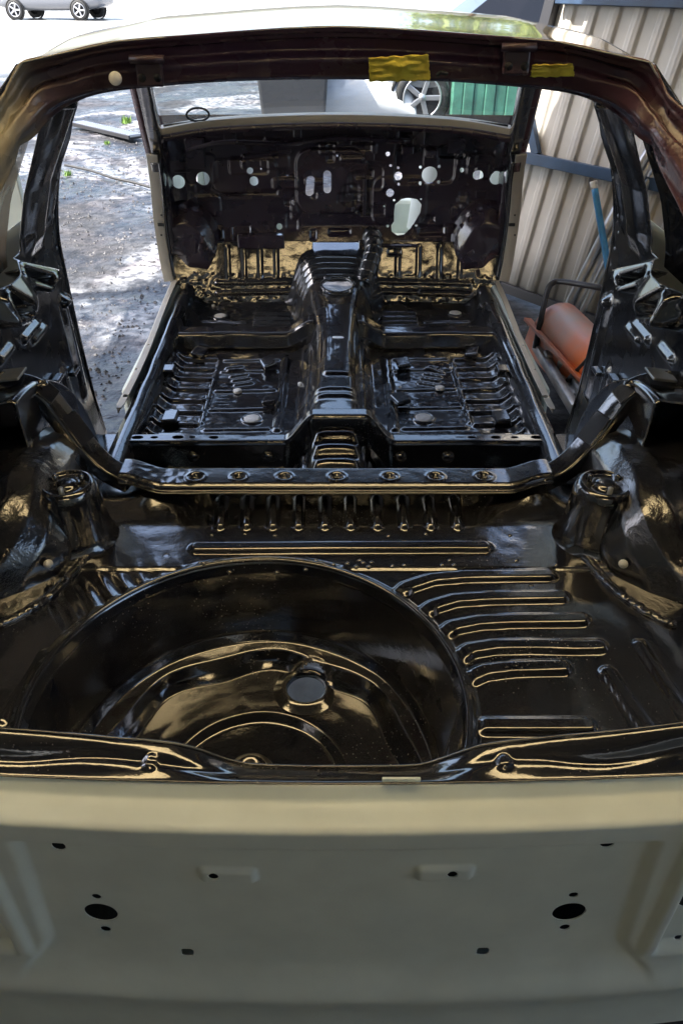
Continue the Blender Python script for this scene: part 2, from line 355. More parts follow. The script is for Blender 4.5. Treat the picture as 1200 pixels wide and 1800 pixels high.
for y0 in np.arange(-3.7, .8, 1.15):
    sheet('cladding_sheet', 'backwall', lw, lin(y0, y0 + 1.15, .02), lin(.02, 2.78, .5), lambda U, V: (-2.95 + .015 * np.sin(U * 2 * math.pi / .2), U, V))
for x, y in ((-2.9, 3.9), (-2.9, -3.5)):
    post = box('shed_post', (x, y, 1.38), (.09, .09, 2.76), 'blue'); tag(post, 'blue steel post under the %s left corner of the shed roof' % ('front' if y > 0 else 'back'), 'post')

# ================================================================== CAR BODY SHELL
car = empty('car_body_shell', (0, 2.3, 0), 'stripped three door car body shell with freshly painted gloss black interior', 'car body')
FZ = .56     # boot floor height
# ---- rear panel (cream)
PR = [(1379, .606), (1396, .599), (1409, .593), (1416, .588), (1430, .577), (1446, .564), (1457, .556), (1464, .552), (1474, .5505), (1500, .550), (1600, .548), (1700, .545), (1725, .541), (1762, .530), (1768, .534), (1774, .545), (1860, .545)]
pD = np.array([d for _, d in PR]); pz = np.array([onD(CX, y, d)[2] for y, d in PR])
pv = np.concatenate([[0], np.cumsum(np.hypot(np.diff(pD), np.diff(pz)))]); PVM = float(pv[-1]); pvy = lambda y: float(np.interp(y, [q_ for q_, _ in PR], pv))
def panel_uv(x, y):
    lo, hi = 0., .56
    def at(v): return np.array([0, itp(v, pv, pD), itp(v, pv, pz)])
    best = None
    for v in np.linspace(0, PVM, 561):
        for xx in (0,):
            P = at(v); d = ray(x, y); q = d * (P[2] - CAMZ) / d[2] + C0; D = P[1] + .075 * q[0] ** 2
            e = abs(q[1] - D)
            if best is None or e < best[0]: best = (e, q[0], v)
    return best[1], best[2]
PH = []
for q, r in (((100, 1499), .0095), ((1070, 1494), .0095), ((175, 1616), .0245), ((1002, 1615), .0245), ((167, 1588), .007), ((183, 1646), .008), ((1010, 1585), .007), ((995, 1643), .008), ((375, 1544), .007), ((795, 1541), .007), ((1195, 1659), .006)):
    PH.append((panel_uv(*q), r))
SQ = [panel_uv(328, 1686), panel_uv(850, 1685)]
PADS = [panel_uv(400, 1548), panel_uv(782, 1544)]
def panelKeep(U, V):
    s = np.full(np.shape(U), -1.)
    for c, r in PH: s = np.maximum(s, -circ(U, V, c, r))
    for c in SQ: s = np.maximum(s, -rbox(U, V, c, .0095, .0095, .001))
    for sg in (-1, 1): s = np.maximum(s, -rbox(U, V, (sg * .552, pvy(1580)), .05, .075, .02))
    return s
def panelP(U, V):
    D = cub(V, pv, pD) + .075 * U ** 2; Z = cub(V, pv, pz)
    # recess of the number plate area, flared at its lower corners
    v0, v1, v2, v3 = pvy(1492), pvy(1498), pvy(1700), pvy(1762)
    halfw = .437 + .012 * ss(v1, v2, V) + .07 * ss(v2 - .06, v3, V)
    rec = (1 - ss(halfw - .022, halfw, np.abs(U))) * ss(v0, v1 + .004, V) * (1 - ss(v2, v3, V))
    D = D + .011 * rec
    D = D - .010 * ss(.46, .475, np.abs(U)) * ss(pvy(1456), pvy(1470), V) * (1 - ss(v2 - .04, v2 + .02, V)) + .02 * ss(.485, .50, np.abs(U)) * ss(pvy(1470), pvy(1490), V) * (1 - ss(v2 - .03, v2, V))
    for c in PADS: D = D - pad(U, V, rbox(U, V, c, .042, .019, .010), .007, .009)
    D = D + .0006 * vnoise(U, V, 9)
    return U, D, Z
rp = sheet('rear_panel', 'cream', car, lin(-.74, .74, .0035), lin(0, PVM, .003), panelP, panelKeep, .0015)
sheet('rear_panel_inner_skin', 'rubber', car, lin(-.72, .72, .03), lin(.05, .60, .03), lambda U, V: (U, .625 + .06 * U ** 2 + dents(U, V, .004), V))  # matte black stands in for the shade behind the panel holes
box('bumper_support', (0, .62, .10), (1.3, .07, .05), 'cream', car, .01)
# ---- boot lip (black) with its turned up edge
def lipz(U):
    xs = [onD(a, b, .655) for a, b in ((-60, 1296), (60, 1300), (150, 1304), (240, 1309), (300, 1313), (345, 1322), (400, 1341), (440, 1349), (500, 1351), (700, 1351), (745, 1349), (790, 1335), (840, 1318), (890, 1311), (1000, 1303), (1100, 1298), (1250, 1286))]
    return itp(U, [q[0] for q in xs], [q[2] for q in xs])
def lipP(U, V):
    zi = lipz(U); zi = (zi + lipz(U - .006) + lipz(U + .006)) / 3
    bow = .06 * U ** 2
    D = itp(V, [0, .15, .8, .93, 1], [.605, .612, .648, .653, .656]) + bow
    zlo = float(pz[0]) + .003 + 0 * U
    Z = zlo + (zi - zlo) * ss(.05, 1, V) ** .8
    wave = .5 + .5 * np.cos(U * 2 * math.pi / .27 + .9)
    groove = .0055 * np.exp(-((V - .42 - .16 * wave) / .13) ** 2) * (.35 + .65 * ss(.1, .35, np.abs(U - .03)))
    Z = Z - groove + dents(U * 2, V * .1, .003)
    for a, b in ((262, 1330), (888, 1329)):
        q = onD(a, b, .634); Z = Z + pad(U, D * 1.0, circ(U, D, (q[0], q[1] + .02 * 0), .013), .006, .008)
    return U, D, Z
bl = sheet('boot_lip', 'black', car, lin(-.72, .72, .004), np.linspace(0, 1, 30), lipP)
def edgepts(): 
    out = []
    for u in lin(-.72, .72, .02):
        X, D, Z = lipP(np.array([u]), np.array([1.0])); out.append((u, float(D[0]) + .002, float(Z[0]) + .001))
    return out
tube('edge_flange', edgepts(), .0022, 'black', bl, n=2, seg=6)
box('seam_tab', tuple(onD(705, 1370, .605)), (.05, .004, .006), 'cream', bl, .001)

# ---- boot floor
WC = (-.14, .80); WR = .345
def pz2(*px): return [tuple(onZ(x, y, FZ)[:2]) for x, y in px]
BR = []     # (points, width, height)
for x0, x1 in ((392, 388), (436, 434), (481, 480), (526, 525), (571, 571), (615, 616), (661, 663), (706, 710), (751, 756), (796, 803)):
    BR.append((pz2((x0, 882), (x1, 930)), .024, .011))
BR.append((pz2((348, 968), (850, 966)), .034, .010))
for pl in (((686, 1060), (715, 1034), (760, 1019), (820, 1014), (962, 1012)),
           ((727, 1094), (760, 1068), (800, 1056), (860, 1052), (985, 1050)),
           ((764, 1127), (795, 1104), (840, 1095), (900, 1092), (1020, 1091)),
           ((795, 1165), (825, 1144), (870, 1137), (930, 1136), (1050, 1139)),
           ((822, 1195), (850, 1182), (900, 1176), (985, 1174)),
           ((850, 1277), (1030, 1277))):
    BR.append((pz2(*pl), .033, .009))
BR.append((pz2((1066, 1185), (1136, 1290)), .028, .008))
BR.append((pz2((1120, 1140), (1205, 1275)), .020, .006))
BR.append((pz2((84, 1152), (12, 1272)), .020, .006))
def floorZ(U, V):
    z = FZ + 0 * U
    rm = ss(WR + .012, WR + .026, np.hypot(U - WC[0], V - WC[1]))
    for pts, wd, h in BR: z = z + rib(U, V, pts, wd, h, .006) * rm
    z = z + .005 * ss(1.122, 1.126, V)                                  # overlap seam of the front sheet
    z = z + .03 * ss(1.26, 1.40, V) * ss(.29, .36, np.abs(U))
    # wrinkled metal left of the well
    c = onZ(255, 1060, FZ); d = np.hypot((U - c[0]) / .13, (V - c[1]) / .07)
    z = z + .004 * np.exp(-d ** 2) * np.sin((U * .8 + V * .45) * 190 + 3 * vnoise(U, V, 12))
    for a, b, s_ in ((270, 885, 1), (930, 880, 1), (225, 870, -1), (1000, 880, -1)):
        c = onZ(a, b, FZ); z = z + .012 * s_ * np.exp(-((U - c[0]) / .05) ** 2 - ((V - c[1]) / .035) ** 2)
    z = z + .010 * (1 - ss(0, .018, np.abs(circ(U, V, WC, WR + .002))))    # rolled rim of the well
    z = z + .016 * ss(.40, .60, np.abs(U)) * ss(1.2, .9, V)
    return z + dents(U, V, .003)
FH = [(onZ(293, 980, FZ)[:2], .006), (onZ(932, 1031, FZ)[:2], .005)]
def floorKeep(U, V):
    s = -circ(U, V, WC, WR)
    for c, r in FH: s = np.maximum(s, -circ(U, V, c, r))
    return s
bf = sheet('boot_floor', 'black', car, lin(-.74, .74, .004), lin(.655, 1.42, .004), lambda U, V: (U, V, floorZ(U, V)), floorKeep)
# blobs of seam sealer and spot welds along the overlap
k = 0
for i in range(26):
    a = rnd.uniform(320, 990); b = rnd.choice((996, 1004, 945, 990)) + rnd.uniform(-4, 4); q = onZ(a, b, FZ)
    z = float(floorZ(np.array(q[0]), np.array(q[1])))
    lathe('spot_weld', [(.0005, .003), (.003, .0022), (.0055, -.0005)], (q[0], q[1], z), 'black', bf, 10)
# ---- spare wheel well (lathe with pressed ledge)
hx = onZ(538, 1212, .342)[:2]
def wellP(U, V):     # U angle, V radius parameter
    oct_ = .010 * np.cos(8 * U + .4) * np.exp(-((V - .55) / .12) ** 2)
    r = itp(V, [0, .04, .10, .34, .40, .46, .52, .58, .70, .80, .86, .93, 1], [.3465, .343, .338, .318, .306, .285, .272, .258, .215, .165, .15, .06, .0]) + oct_
    z = itp(V, [0, .04, .10, .34, .40, .46, .52, .58, .70, .80, .86, .93, 1], [.568, .562, .545, .405, .387, .381, .362, .346, .342, .340, .327, .327, .327])
    X = WC[0] + r * np.cos(U); Y = WC[1] + r * np.sin(U)
    z = z + rib(X, Y, [(WC[0] + .05, WC[1]), (WC[0] + .16, WC[1] + .01)], .028, .010) + rib(X, Y, [(WC[0] - .05, WC[1]), (WC[0] - .14, WC[1] + .03)], .028, .008)
    z = z + pad(X, Y, circ(X, Y, hx, .052), .006, .012) + dents(X, Y, .006)
    Y = np.maximum(Y, .635 + .1 * (z - .3))
    return X, Y, z
def wellKeep(U, V):
    r = itp(V, [0, .58, .70, .80, .86, 1], [.349, .258, .215, .165, .15, 0]); X = WC[0] + r * np.cos(U); Y = WC[1] + r * np.sin(U)
    return -circ(X, Y, hx, .037)
sw = sheet('spare_wheel_well', 'black', car, np.linspace(0, 2 * math.pi, 260), np.linspace(0, 1, 150), wellP, None)
tube('rolled_rim', [(WC[0] + WR * math.cos(a), WC[1] + WR * math.sin(a), .5695) for a in np.linspace(-.40, math.pi + .40, 120)], .0045, 'black', sw, n=1, seg=10)
# the drain hole is cut in a plate of its own so that its edge stays round
def cut_hole(o, c, r):
    bm = bmesh.new(); bm.from_mesh(o.data)
    dead = [f for f in bm.faces if all((v.co.x - c[0]) ** 2 + (v.co.y - c[1]) ** 2 < r * r for v in f.verts)]
    bmesh.ops.delete(bm, geom=dead, context='FACES'); bm.to_mesh(o.data); bm.free()
cut_hole(sw, hx, .042)
lathe('drain_hole_rim', [(.064, .342), (.050, .349), (.046, .352), (.041, .352), (.0375, .347), (.037, .336)], (hx[0], hx[1], 0), 'black', sw, 48)
lathe('centre_boss', [(.046, .328), (.042, .338), (.034, .340), (.030, .352), (.020, .355), (.016, .350), (.011, .350), (.010, .362), (.0, .362)], (WC[0] - .012, WC[1] + .03, 0), 'black', sw, 36)

# ---- wheelhouses with strut towers and side braces
for sg in (-1, 1):
    HC = (1.29, .40); HR = .335
    def whP(U, V, sg=sg):   # U angle 0..pi (rear to front), V 0..1 from inner face to outside
        rr = itp(V, [0, .30, .38, .46, .55, 1], [.02, HR - .10, HR - .045, HR - .012, HR, HR])
        xx = itp(V, [0, .30, .38, .46, .55, 1], [.520, .528, .540, .570, .61, .80])
        bulge = .004 * vnoise(U * .6, V, 5) + .003 * vnoise(U * 3, V * 6, 3)
        D = HC[0] - (rr + bulge) * np.cos(U); Z = HC[1] + (rr + bulge) * np.sin(U) * 1.0
        X = xx + .012 * vnoise(U, V, 4) * ss(.05, .2, V) + .10 * ss(1.15, .9, D) * (1 - ss(.5, .75, V))
        # pressed swage on the rear face
        X = X - .012 * np.exp(-((rr - .24) / .03) ** 2) * ss(1.35, 1.2, D)
        return sg * X, D, Z
    wh = sheet('wheelhouse', 'blackrough', car, np.linspace(-.15, math.pi, 150), np.linspace(0, 1, 90), whP)
    sx = sg * .520; sy = 1.225
    tp = np.linspace(0, 1, 40); tk = np.linspace(0, 1, 12); tr = cub(tp, tk, [.105, .088, .072, .064, .060, .057, .052, .044, .038, .024, .016, 0]); tz = cub(tp, tk, [.545, .556, .580, .620, .655, .678, .692, .697, .690, .690, .697, .698])
    st = lathe('strut_tower', [(float(a), float(b)) for a, b in zip(tr, tz)], (sx, sy, 0), 'black', wh, 64)
    for a in (.5, 2.6, 4.7): lathe('stud', [(.005, .685), (.005, .703), (.003, .705), (0, .705)], (sx + .030 * math.cos(a), sy + .030 * math.sin(a), 0), 'steel' if a == 4.7 else 'black', wh, 10)
    lathe('grommet', [(.0, .006), (.007, .005), (.009, 0)], (sg * .535, 1.095, .60), 'plug', wh, 14, axis=(-sg * .5, -.8, .3))
    # brace from the seat back bar up over the wheelhouse
    pth = [(sg * .435, 1.365, .612), (sg * .49, 1.385, .632), (sg * .535, 1.40, .68), (sg * .575, 1.415, .745), (sg * .605, 1.42, .79), (sg * .65, 1.41, .815), (sg * .72, 1.385, .825), (sg * .80, 1.36, .83)]
    sec = [(-.027, -.02), (-.027, .008), (-.023, .012), (.021, .012), (.025, .008), (.025, -.02)]
    br = sweep('side_brace', pth, sec, 'black', car, up=(-sg * .6, -.25, 1), n=8, smooth=True, bevel=.002)
    for t0, t1 in ((.30, .42), (.50, .62)):
        P = frame_path(pth, 8); a, b = P[int(t0 * (len(P) - 1))], P[int(t1 * (len(P) - 1))]; mid = (a + b) / 2; d = (b - a).normalized()
        up = Vector((-sg * .6, -.25, 1)); s_ = d.cross(up).normalized(); u_ = s_.cross(d); rot = Matrix((s_, d, u_)).transposed()
        box('stiffener_plate', mid + u_ * .014, (.046, (b - a).length, .006), 'black', br, .002, rot)
    q = Vector((sg * .655, 1.408, .836)); box('webbing_patch', q, (.05, .055, .006), 'steel', br, .002, Matrix.Rotation(sg * .12, 3, 'Y'))
    lathe('bolt_hole_rim', [(.013, 0), (.011, .004), (.008, .004), (.007, -.004)], (sg * .60, 1.415, .812), 'black', br, 18)
    # front half of the wheelhouse, ahead of the brace
    def whF(U, V, sg=sg):
        rr = itp(V, [0, .5, .62, .70, .76, 1], [.02, .375, .40, .405, .40, .395]); xx = itp(V, [0, .5, .62, .70, .76, 1], [.600, .608, .606, .618, .64, .80])
        return sg * (xx + .004 * vnoise(U, V * 3, 3)), 1.30 - rr * np.cos(U), .43 + rr * np.sin(U)
    sheet('wheelhouse_front', 'black', car, np.linspace(1.55, math.pi + .1, 70), np.linspace(0, 1, 50), whF)
    # lumpy seam sealer where the wheelhouse meets the boot floor, and the plate that closes the sill end
    pp = [onZ(CX + sg * abs(x - CX), y, .568) for x, y in ((172, 905), (176, 935), (160, 965), (128, 1003), (92, 1042), (50, 1075), (0, 1105))]
    pp = frame_path([(q_[0], q_[1], float(floorZ(np.array(q_[0]), np.array(q_[1]))) + .002) for q_ in pp], 14)
    sweep('seam_sealer', [p_ + Vector((rnd.uniform(-.0015, .0015), rnd.uniform(-.0015, .0015), rnd.uniform(-.001, .0025))) for p_ in pp], [(.009 * math.cos(2 * math.pi * j / 10), .006 * math.sin(2 * math.pi * j / 10)) for j in range(10)], 'blackrough', wh, n=1)
    box('sill_closing_plate', (sg * .690, 1.87, .325), (.13, .36, .02), 'black', car, .004)
# ---- seat back bar with dished holes
BH = [(345, .017), (420, .016), (500, .015), (592, .016), (685, .015), (765, .016), (850, .017)]
BHc = [(onZ(x, 838, .62)[0], 1.362, r) for x, r in BH]
def barP(U, V):
    D = itp(V, [0, .12, .22, .80, .88, .95, 1], [1.425, 1.402, 1.394, 1.338, 1.331, 1.329, 1.318]) + .02 * ss(.36, .45, np.abs(U)) - .02 * 0
    Z = itp(V, [0, .12, .22, .80, .88, .95, 1], [.575, .612, .620, .620, .616, .608, .606]) + .012 * ss(.36, .46, np.abs(U))
    for cx, cy, r in BHc:
        d = np.hypot(U - cx, D - cy); Z = Z - .008 * (1 - ss(r * .55, r, d)) + .0022 * np.exp(-((d - r * 1.08) / .003) ** 2)
    Z = Z - .0014 * ss(-.28, -.30, U) * np.abs(vnoise(U, D, 60)) * (1 - ss(-.42, -.36, -U) * 0)
    return U, D, Z + dents(U, D, .002)
def barKeep(U, V):
    D = itp(V, [0, .12, .22, .80, .88, .95, 1], [1.425, 1.402, 1.394, 1.338, 1.331, 1.329, 1.318]); s = np.full(np.shape(U), -1.)
    for cx, cy, r in BHc[::2]: s = np.maximum(s, -circ(U, D, (cx, cy), r * .42))
    return s
bar = sheet('seat_back_bar', 'black', car, lin(-.46, .46, .003), np.linspace(0, 1, 60), barP, barKeep)
box('riser', (0, 1.43, .52), (1.0, .004, .10), 'black', car, .001)
# ---- cabin floor
CZ = .30
def pz3(*px): return [tuple(onZ(x, y, CZ + .01)[:2]) for x, y in px]
fl_ribs = {-1: [], 1: []}
for i in range(8):          # short swages beside the sill, rear half
    y = 2.10 + i * .085
    for sg in (-1, 1): fl_ribs[sg].append(([(sg * .46, y), (sg * .585, y + .006)], .034, .012))
for i in range(6):          # footwell corrugation
    y = 2.94 + i * .045
    for sg in (-1, 1): fl_ribs[sg].append(([(sg * .20, y), (sg * .34, y)], .026, .010))
for y in (2.16, 2.30, 2.44, 2.60, 2.70):
    for sg in (-1, 1): fl_ribs[sg].append(([(sg * .22, y), (sg * .42, y + sg * .01)], .024, .007))
for sg in (-1, 1):
    fl_ribs[sg].append(([(sg * .44, 2.2), (sg * .44, 2.68)], .018, .008)); fl_ribs[sg].append(([(sg * .19, 2.15), (sg * .19, 2.7)], .03, .010))
    fl_ribs[sg].append(([(sg * .30, 3.0), (sg * .56, 3.0)], .02, .007)); fl_ribs[sg].append(([(sg * .38, 3.08), (sg * .56, 3.09)], .02, .007))
    for i in range(5): fl_ribs[sg].append(([(sg * (.30 + .012 * i), 2.50 + .035 * i), (sg * (.36 + .012 * i), 2.48 + .035 * i)], .016, .008))
def cabZ(U, V, sg):
    z = CZ + 0 * U - .012 * ss(2.0, 2.2, V) + .02 * ss(3.05, 3.35, V)
    for pts, wd, h in fl_ribs[sg]: z = z + rib(U, V, pts, wd, h, .007)
    z = z + .035 * ss(.56, .62, np.abs(U)) + .05 * ss(.135, .09, np.abs(U))
    z = z + .0030 * (vnoise(U, V, 9) + .7 * vnoise(U, V, 21) + .5 * vnoise(U, V, 43)) * ss(.62, .5, np.abs(U))
    z = z + .05 * ss(2.0, 1.9, V) * 0
    return z
plugs = {-1: [((443, 728), .028), ((417, 681), .015), ((387, 550), .026), ((375, 536), .008), ((527, 668), .008)], 1: [((745, 727), .028), ((773, 676), .017), ((800, 546), .026), ((793, 640), .008), ((703, 673), .006)]}
for sg in (-1, 1):
    xs = lin(.085, .635, .005)
    cf = sheet('cabin_floor', 'black', car, (xs if sg > 0 else -xs[::-1]), lin(1.44, 3.40, .006), lambda U, V, sg=sg: (U, V, cabZ(U, V, sg)))
    for (a, b), r in plugs[sg]:
        q = onZ(a, b, CZ + .008); z = float(cabZ(np.array(q[0]), np.array(q[1]), sg)) + .004
        lathe('blanking_plug', [(0, .003), (r * .8, .003), (r, .001), (r * 1.02, -.006)], (q[0], q[1], z), 'plug', cf, 24)
        if r > .02: lathe('plug_seat', [(r * 1.05, .0), (r * 1.25, .004), (r * 1.5, -.006)], (q[0], q[1], z), 'black', cf, 28)
    # seat mount on the sill, and front seat cross member
    box('seat_mount', (sg * .605, 2.48, .345), (.075, .055, .03), 'black', cf, .006)
    def cmP(U, V, sg=sg):
        D = itp(V, [0, .2, .3, .7, .8, 1], [2.905, 2.885, 2.875, 2.815, 2.805, 2.790]) + .01 * vnoise(U, 0, 8)
        Z = itp(V, [0, .2, .3, .7, .8, 1], [.295, .345, .352, .352, .345, .295]) + .05 * ss(.20, .09, np.abs(U)) + dents(U, V * .2, .004)
        return U, D, Z
    xs = lin(.085, .64, .008)
    sheet('front_seat_cross_member', 'black', car, (xs if sg > 0 else -xs[::-1]), np.linspace(0, 1, 40), cmP)
    for i, (dx, dy) in enumerate(((.22, 2.33), (.25, 2.62), (.54, 2.2), (.52, 2.72))):
        b_ = box('seat_bracket', (sg * dx, dy, CZ + .012), (.05, .07, .018), 'black', cf, .005, Matrix.Rotation(rnd.uniform(-.4, .4), 3, 'Z') @ Matrix.Rotation(rnd.uniform(-.3, .3), 3, 'Y'))
    # sill: inner box section, then the cream door flange
    sec = [(-.035, -.12), (-.030, -.02), (-.018, -.002), (.004, .004), (.022, -.006), (.03, -.02), (.04, -.12)]
    if sg > 0: sec = [(-a, b) for a, b in sec][::-1]
    pth = [(sg * (.628 + .02 * ss(1.75, 3.3, y) + .0012 * math.sin(y * 23)), y, .385 + .001 * math.sin(y * 31)) for y in np.linspace(1.70, 3.36, 40)]
    sl = sweep('sill', pth, sec, 'black', car, n=1)
    tube('sill_seam', [(p[0] - sg * .012, p[1], p[2] - .008) for p in pth], .004, 'black', sl, n=1, seg=8)
    fh = [(onZ(a if sg < 0 else 1180 - a, b, .402)[:2]) for a, b in ((207, 727), (222, 697), (262, 607), (240, 650), (285, 560))]
    def flP(U, V, sg=sg): return sg * (.655 + U * .024 + .032 * ss(2.3, 3.3, V)), V, .402 - .03 * ss(.92, 1, U) + 0 * V
    def flKeep(U, V, sg=sg):
        s = (2.085 - V) + .03 * ss(.5, 1, np.abs(2 * U - 1))
        s = s * 1.0
        for (hx_, hy_), r in zip(fh, (.006, .010, .005, .005, .005)): s = np.maximum(s, -(np.hypot(sg * (.655 + U * .024 + .032 * ss(2.3, 3.3, V)) - sg * abs(hx_ if abs(hx_) > .66 else .675), V - hy_) - r))
        return s
    fl = sheet('door_sill_flange', 'beige', car, np.linspace(0, 1, 16), lin(2.06, 3.34, .005), flP, flKeep, .003)
    box('outer_sill', (sg * .690, 2.78, .29), (.03, 1.05, .19), 'cream', car, .02)
# ---- tunnel
def tunP(U, V):
    top = cub(V, [1.44, 1.9, 2.15, 2.5, 2.85, 3.0, 3.25, 3.42], [.40, .425, .43, .425, .43, .455, .495, .525])
    hw = cub(V, [1.44, 1.9, 2.5, 2.75, 3.0, 3.2, 3.42], [.056, .060, .057, .062, .084, .11, .15]); bw_ = hw + .06
    a = np.abs(U) / .19; X = np.sign(U) * itp(a, [0, .40, .55, .90, 1], [0, .95, 1.2, 1.7, 1.9]) * hw
    f = cub(a, [0, .25, .40, .55, .70, .85, 1.], [1, .99, .94, .80, .52, .20, 0]); Z = .295 + (top - .295) * f
    cor = (V < 1.93) * .011 * np.sin((V - 1.44) * 2 * math.pi / .072) * (1 - ss(.36, .50, a))
    Z = Z + cor
    Z = Z + .009 * np.exp(-((V - 2.12) / .012) ** 2) * (a < .9) + .007 * np.exp(-((V - 2.17) / .010) ** 2) * (a < .9)
    Z = Z + pad(X, V, rbox(X, V, (.004, 2.42), .050, .155, .022), .010, .009)
    Z = Z + .010 * np.sin((V - 3.05) * 2 * math.pi / .05) * ss(3.06, 3.1, V) * (1 - ss(.6, .8, a)) * (V < 3.30)
    Z = Z + dents(X, V, .006)
    return X, V, Z
def tunKeep(U, V):
    a = np.abs(U) / .19; hw = cub(V, [1.44, 1.9, 2.5, 2.75, 3.0, 3.2, 3.42], [.056, .060, .057, .062, .084, .11, .15]); X = np.sign(U) * itp(a, [0, .40, .55, .90, 1], [0, .95, 1.2, 1.7, 1.9]) * hw
    q1 = onZ(593, 498, .47); q2 = onZ(594, 590, .435)
    return np.maximum(-ell(X, V, (q1[0], q1[1]), .062, .052), -rbox(X, V, (q2[0], q2[1]), .021, .024, .008))
tn = sheet('transmission_tunnel', 'black', car, lin(-.19, .19, .004), lin(1.44, 3.42, .005), tunP, tunKeep)
q1 = onZ(593, 498, .475)
sweep('gear_lever_hole_rim', [(q1[0] + .066 * math.cos(a), q1[1] + .056 * math.sin(a), .468 + .02 * math.sin(a) * .6) for a in np.linspace(0, 2 * math.pi, 40)], [(-.005, -.003), (-.005, .004), (.005, .004), (.005, -.003)], 'black', tn, n=1)
for dx, dy in ((-.05, .075), (.05, .075), (-.052, -.08), (.052, -.08)):
    lathe('stud', [(.006, .0), (.006, .012), (.003, .014), (0, .014)], (q1[0] + dx, q1[1] + dy, .465), 'black', tn, 10)
tube('ribbed_hose', [(.11, 3.12, .44), (.14, 3.18, .50), (.16, 3.26, .55), (.15, 3.36, .58)], .034, 'blackrough', tn, 10, 20)
for t in range(7):
    P = frame_path([(.11, 3.12, .44), (.14, 3.18, .50), (.16, 3.26, .55), (.15, 3.36, .58)], 10); i = 2 + t * 4; d = (P[i + 1] - P[i]).normalized()
    lathe('hose_ring', [(.033, -.006), (.041, 0), (.033, .006)], P[i], 'black', tn, 24, axis=d)
# ---- rear heel board cross member with holed flange, arched over the tunnel
def arch(U): return .372 + .092 * (1 - ss(.072, .165, np.abs(U - .01)))
def heelP(U, V):
    D = itp(V, [0, .25, .3, .55, .62, .68, 1], [2.01, 1.985, 1.978, 1.945, 1.938, 1.932, 1.91]) - .035 * (1 - ss(.072, .165, np.abs(U - .01))) * .3
    Z = arch(U) + itp(V, [0, .25, .3, .55, .62, .68, 1], [-.075, -.006, 0, 0, .004, -.008, -.085])
    return U, D, Z + dents(U, V * .3, .003)
HH = [(onZ(x, 774, .372)[0], r) for x, r in ((240, .014), (270, .009), (312, .014), (337, .008), (375, .012), (872, .012), (905, .008), (945, .014), (830, .010))]
def heelKeep(U, V):
    D = itp(V, [0, .25, .3, .55, .62, .68, 1], [2.01, 1.985, 1.978, 1.945, 1.938, 1.932, 1.91]); s = np.full(np.shape(U), -1.)
    for cx, r in HH: s = np.maximum(s, -ell(U, D, (cx, 1.961), r * 1.2, r * .75))
    return s
sheet('heel_board_cross_member', 'black', car, lin(-.645, .645, .004), np.linspace(0, 1, 60), heelP, heelKeep)
for x in (-.2, .19, -.42, .33): lathe('grommet', [(0, .004), (.014, .004), (.018, 0)], (x, 1.912, .335), 'black', car, 20, axis=(0, -1, .3))
# ---- firewall
def fD(z): return itp(z, [.28, .36, .54, .60, .70, 1.03], [3.285, 3.313, 3.379, 3.40, 3.41, 3.405])
def fw(x, y):
    D = 3.4
    for _ in range(4): q = onD(x, y, D); D = float(fD(q[2]))
    return q[0], q[2]
FWH = []
for x, y, r in ((315, 318, 11.5), (358, 313, 12), (440, 299, 5.5), (447, 317, 8), (459, 296, 1.8), (472, 296, 1.8), (459, 304, 1.8), (472, 304, 1.8), (491, 398, 5.5), (505, 308, 2), (592, 272, 2.4), (638, 277, 2.2), (681, 270, 4),
                (686, 291, 2.6), (700, 296, 2.6), (700, 310, 7), (700, 323, 2.6), (685, 338, 7), (755, 308, 14), (739, 295, 2.8), (772, 294, 2.8), (738, 322, 2.8), (771, 321, 2.8), (811, 299, 4), (803, 299, 1.6), (818, 299, 1.6), (838, 306, 9), (870, 311, 11.5),
                (692, 351, 2.2), (739, 349, 2.2), (675, 362, 2.4), (681, 397, 2.8), (731, 396, 2.6), (871, 366, 3)):
    FWH.append((fw(x, y), r * .0023))
SL1, SL2 = fw(545, 325), fw(575, 318)
KID = [fw(*q) for q in ((692, 372), (694, 358), (704, 350), (718, 347), (732, 349), (740, 358), (738, 372), (722, 400), (710, 412), (698, 414), (688, 407), (687, 395), (692, 388))]
def fwKeep(U, V):
    s = np.full(np.shape(U), -1.)
    for c, r in FWH: s = np.maximum(s, -circ(U, V, c, r))
    s = np.maximum(s, -rbox(U, V, SL1, .017, .040, .016, -.12)); s = np.maximum(s, -rbox(U, V, SL2, .016, .045, .016))
    s = np.maximum(s, -poly(U, V, KID))
    s = np.maximum(s, -rbox(U, V, (0, .30), .125, .19, .05))
    return s
rr = np.random.RandomState(11); FE = []
for i in range(46):
    FE.append((rr.uniform(-.64, .64), rr.uniform(.56, .98), rr.uniform(.015, .075), rr.uniform(.01, .05), rr.choice([-1, 1]) * rr.uniform(.004, .011)))
FE += [(-.02, .78, .15, .13, -.018), (-.38, .80, .14, .07, -.012), (.37, .84, .13, .075, .014), (.27, .70, .12, .10, -.01), (-.56, .83, .07, .06, -.012), (.60, .84, .06, .05, -.012), (.05, .905, .12, .022, -.01)]
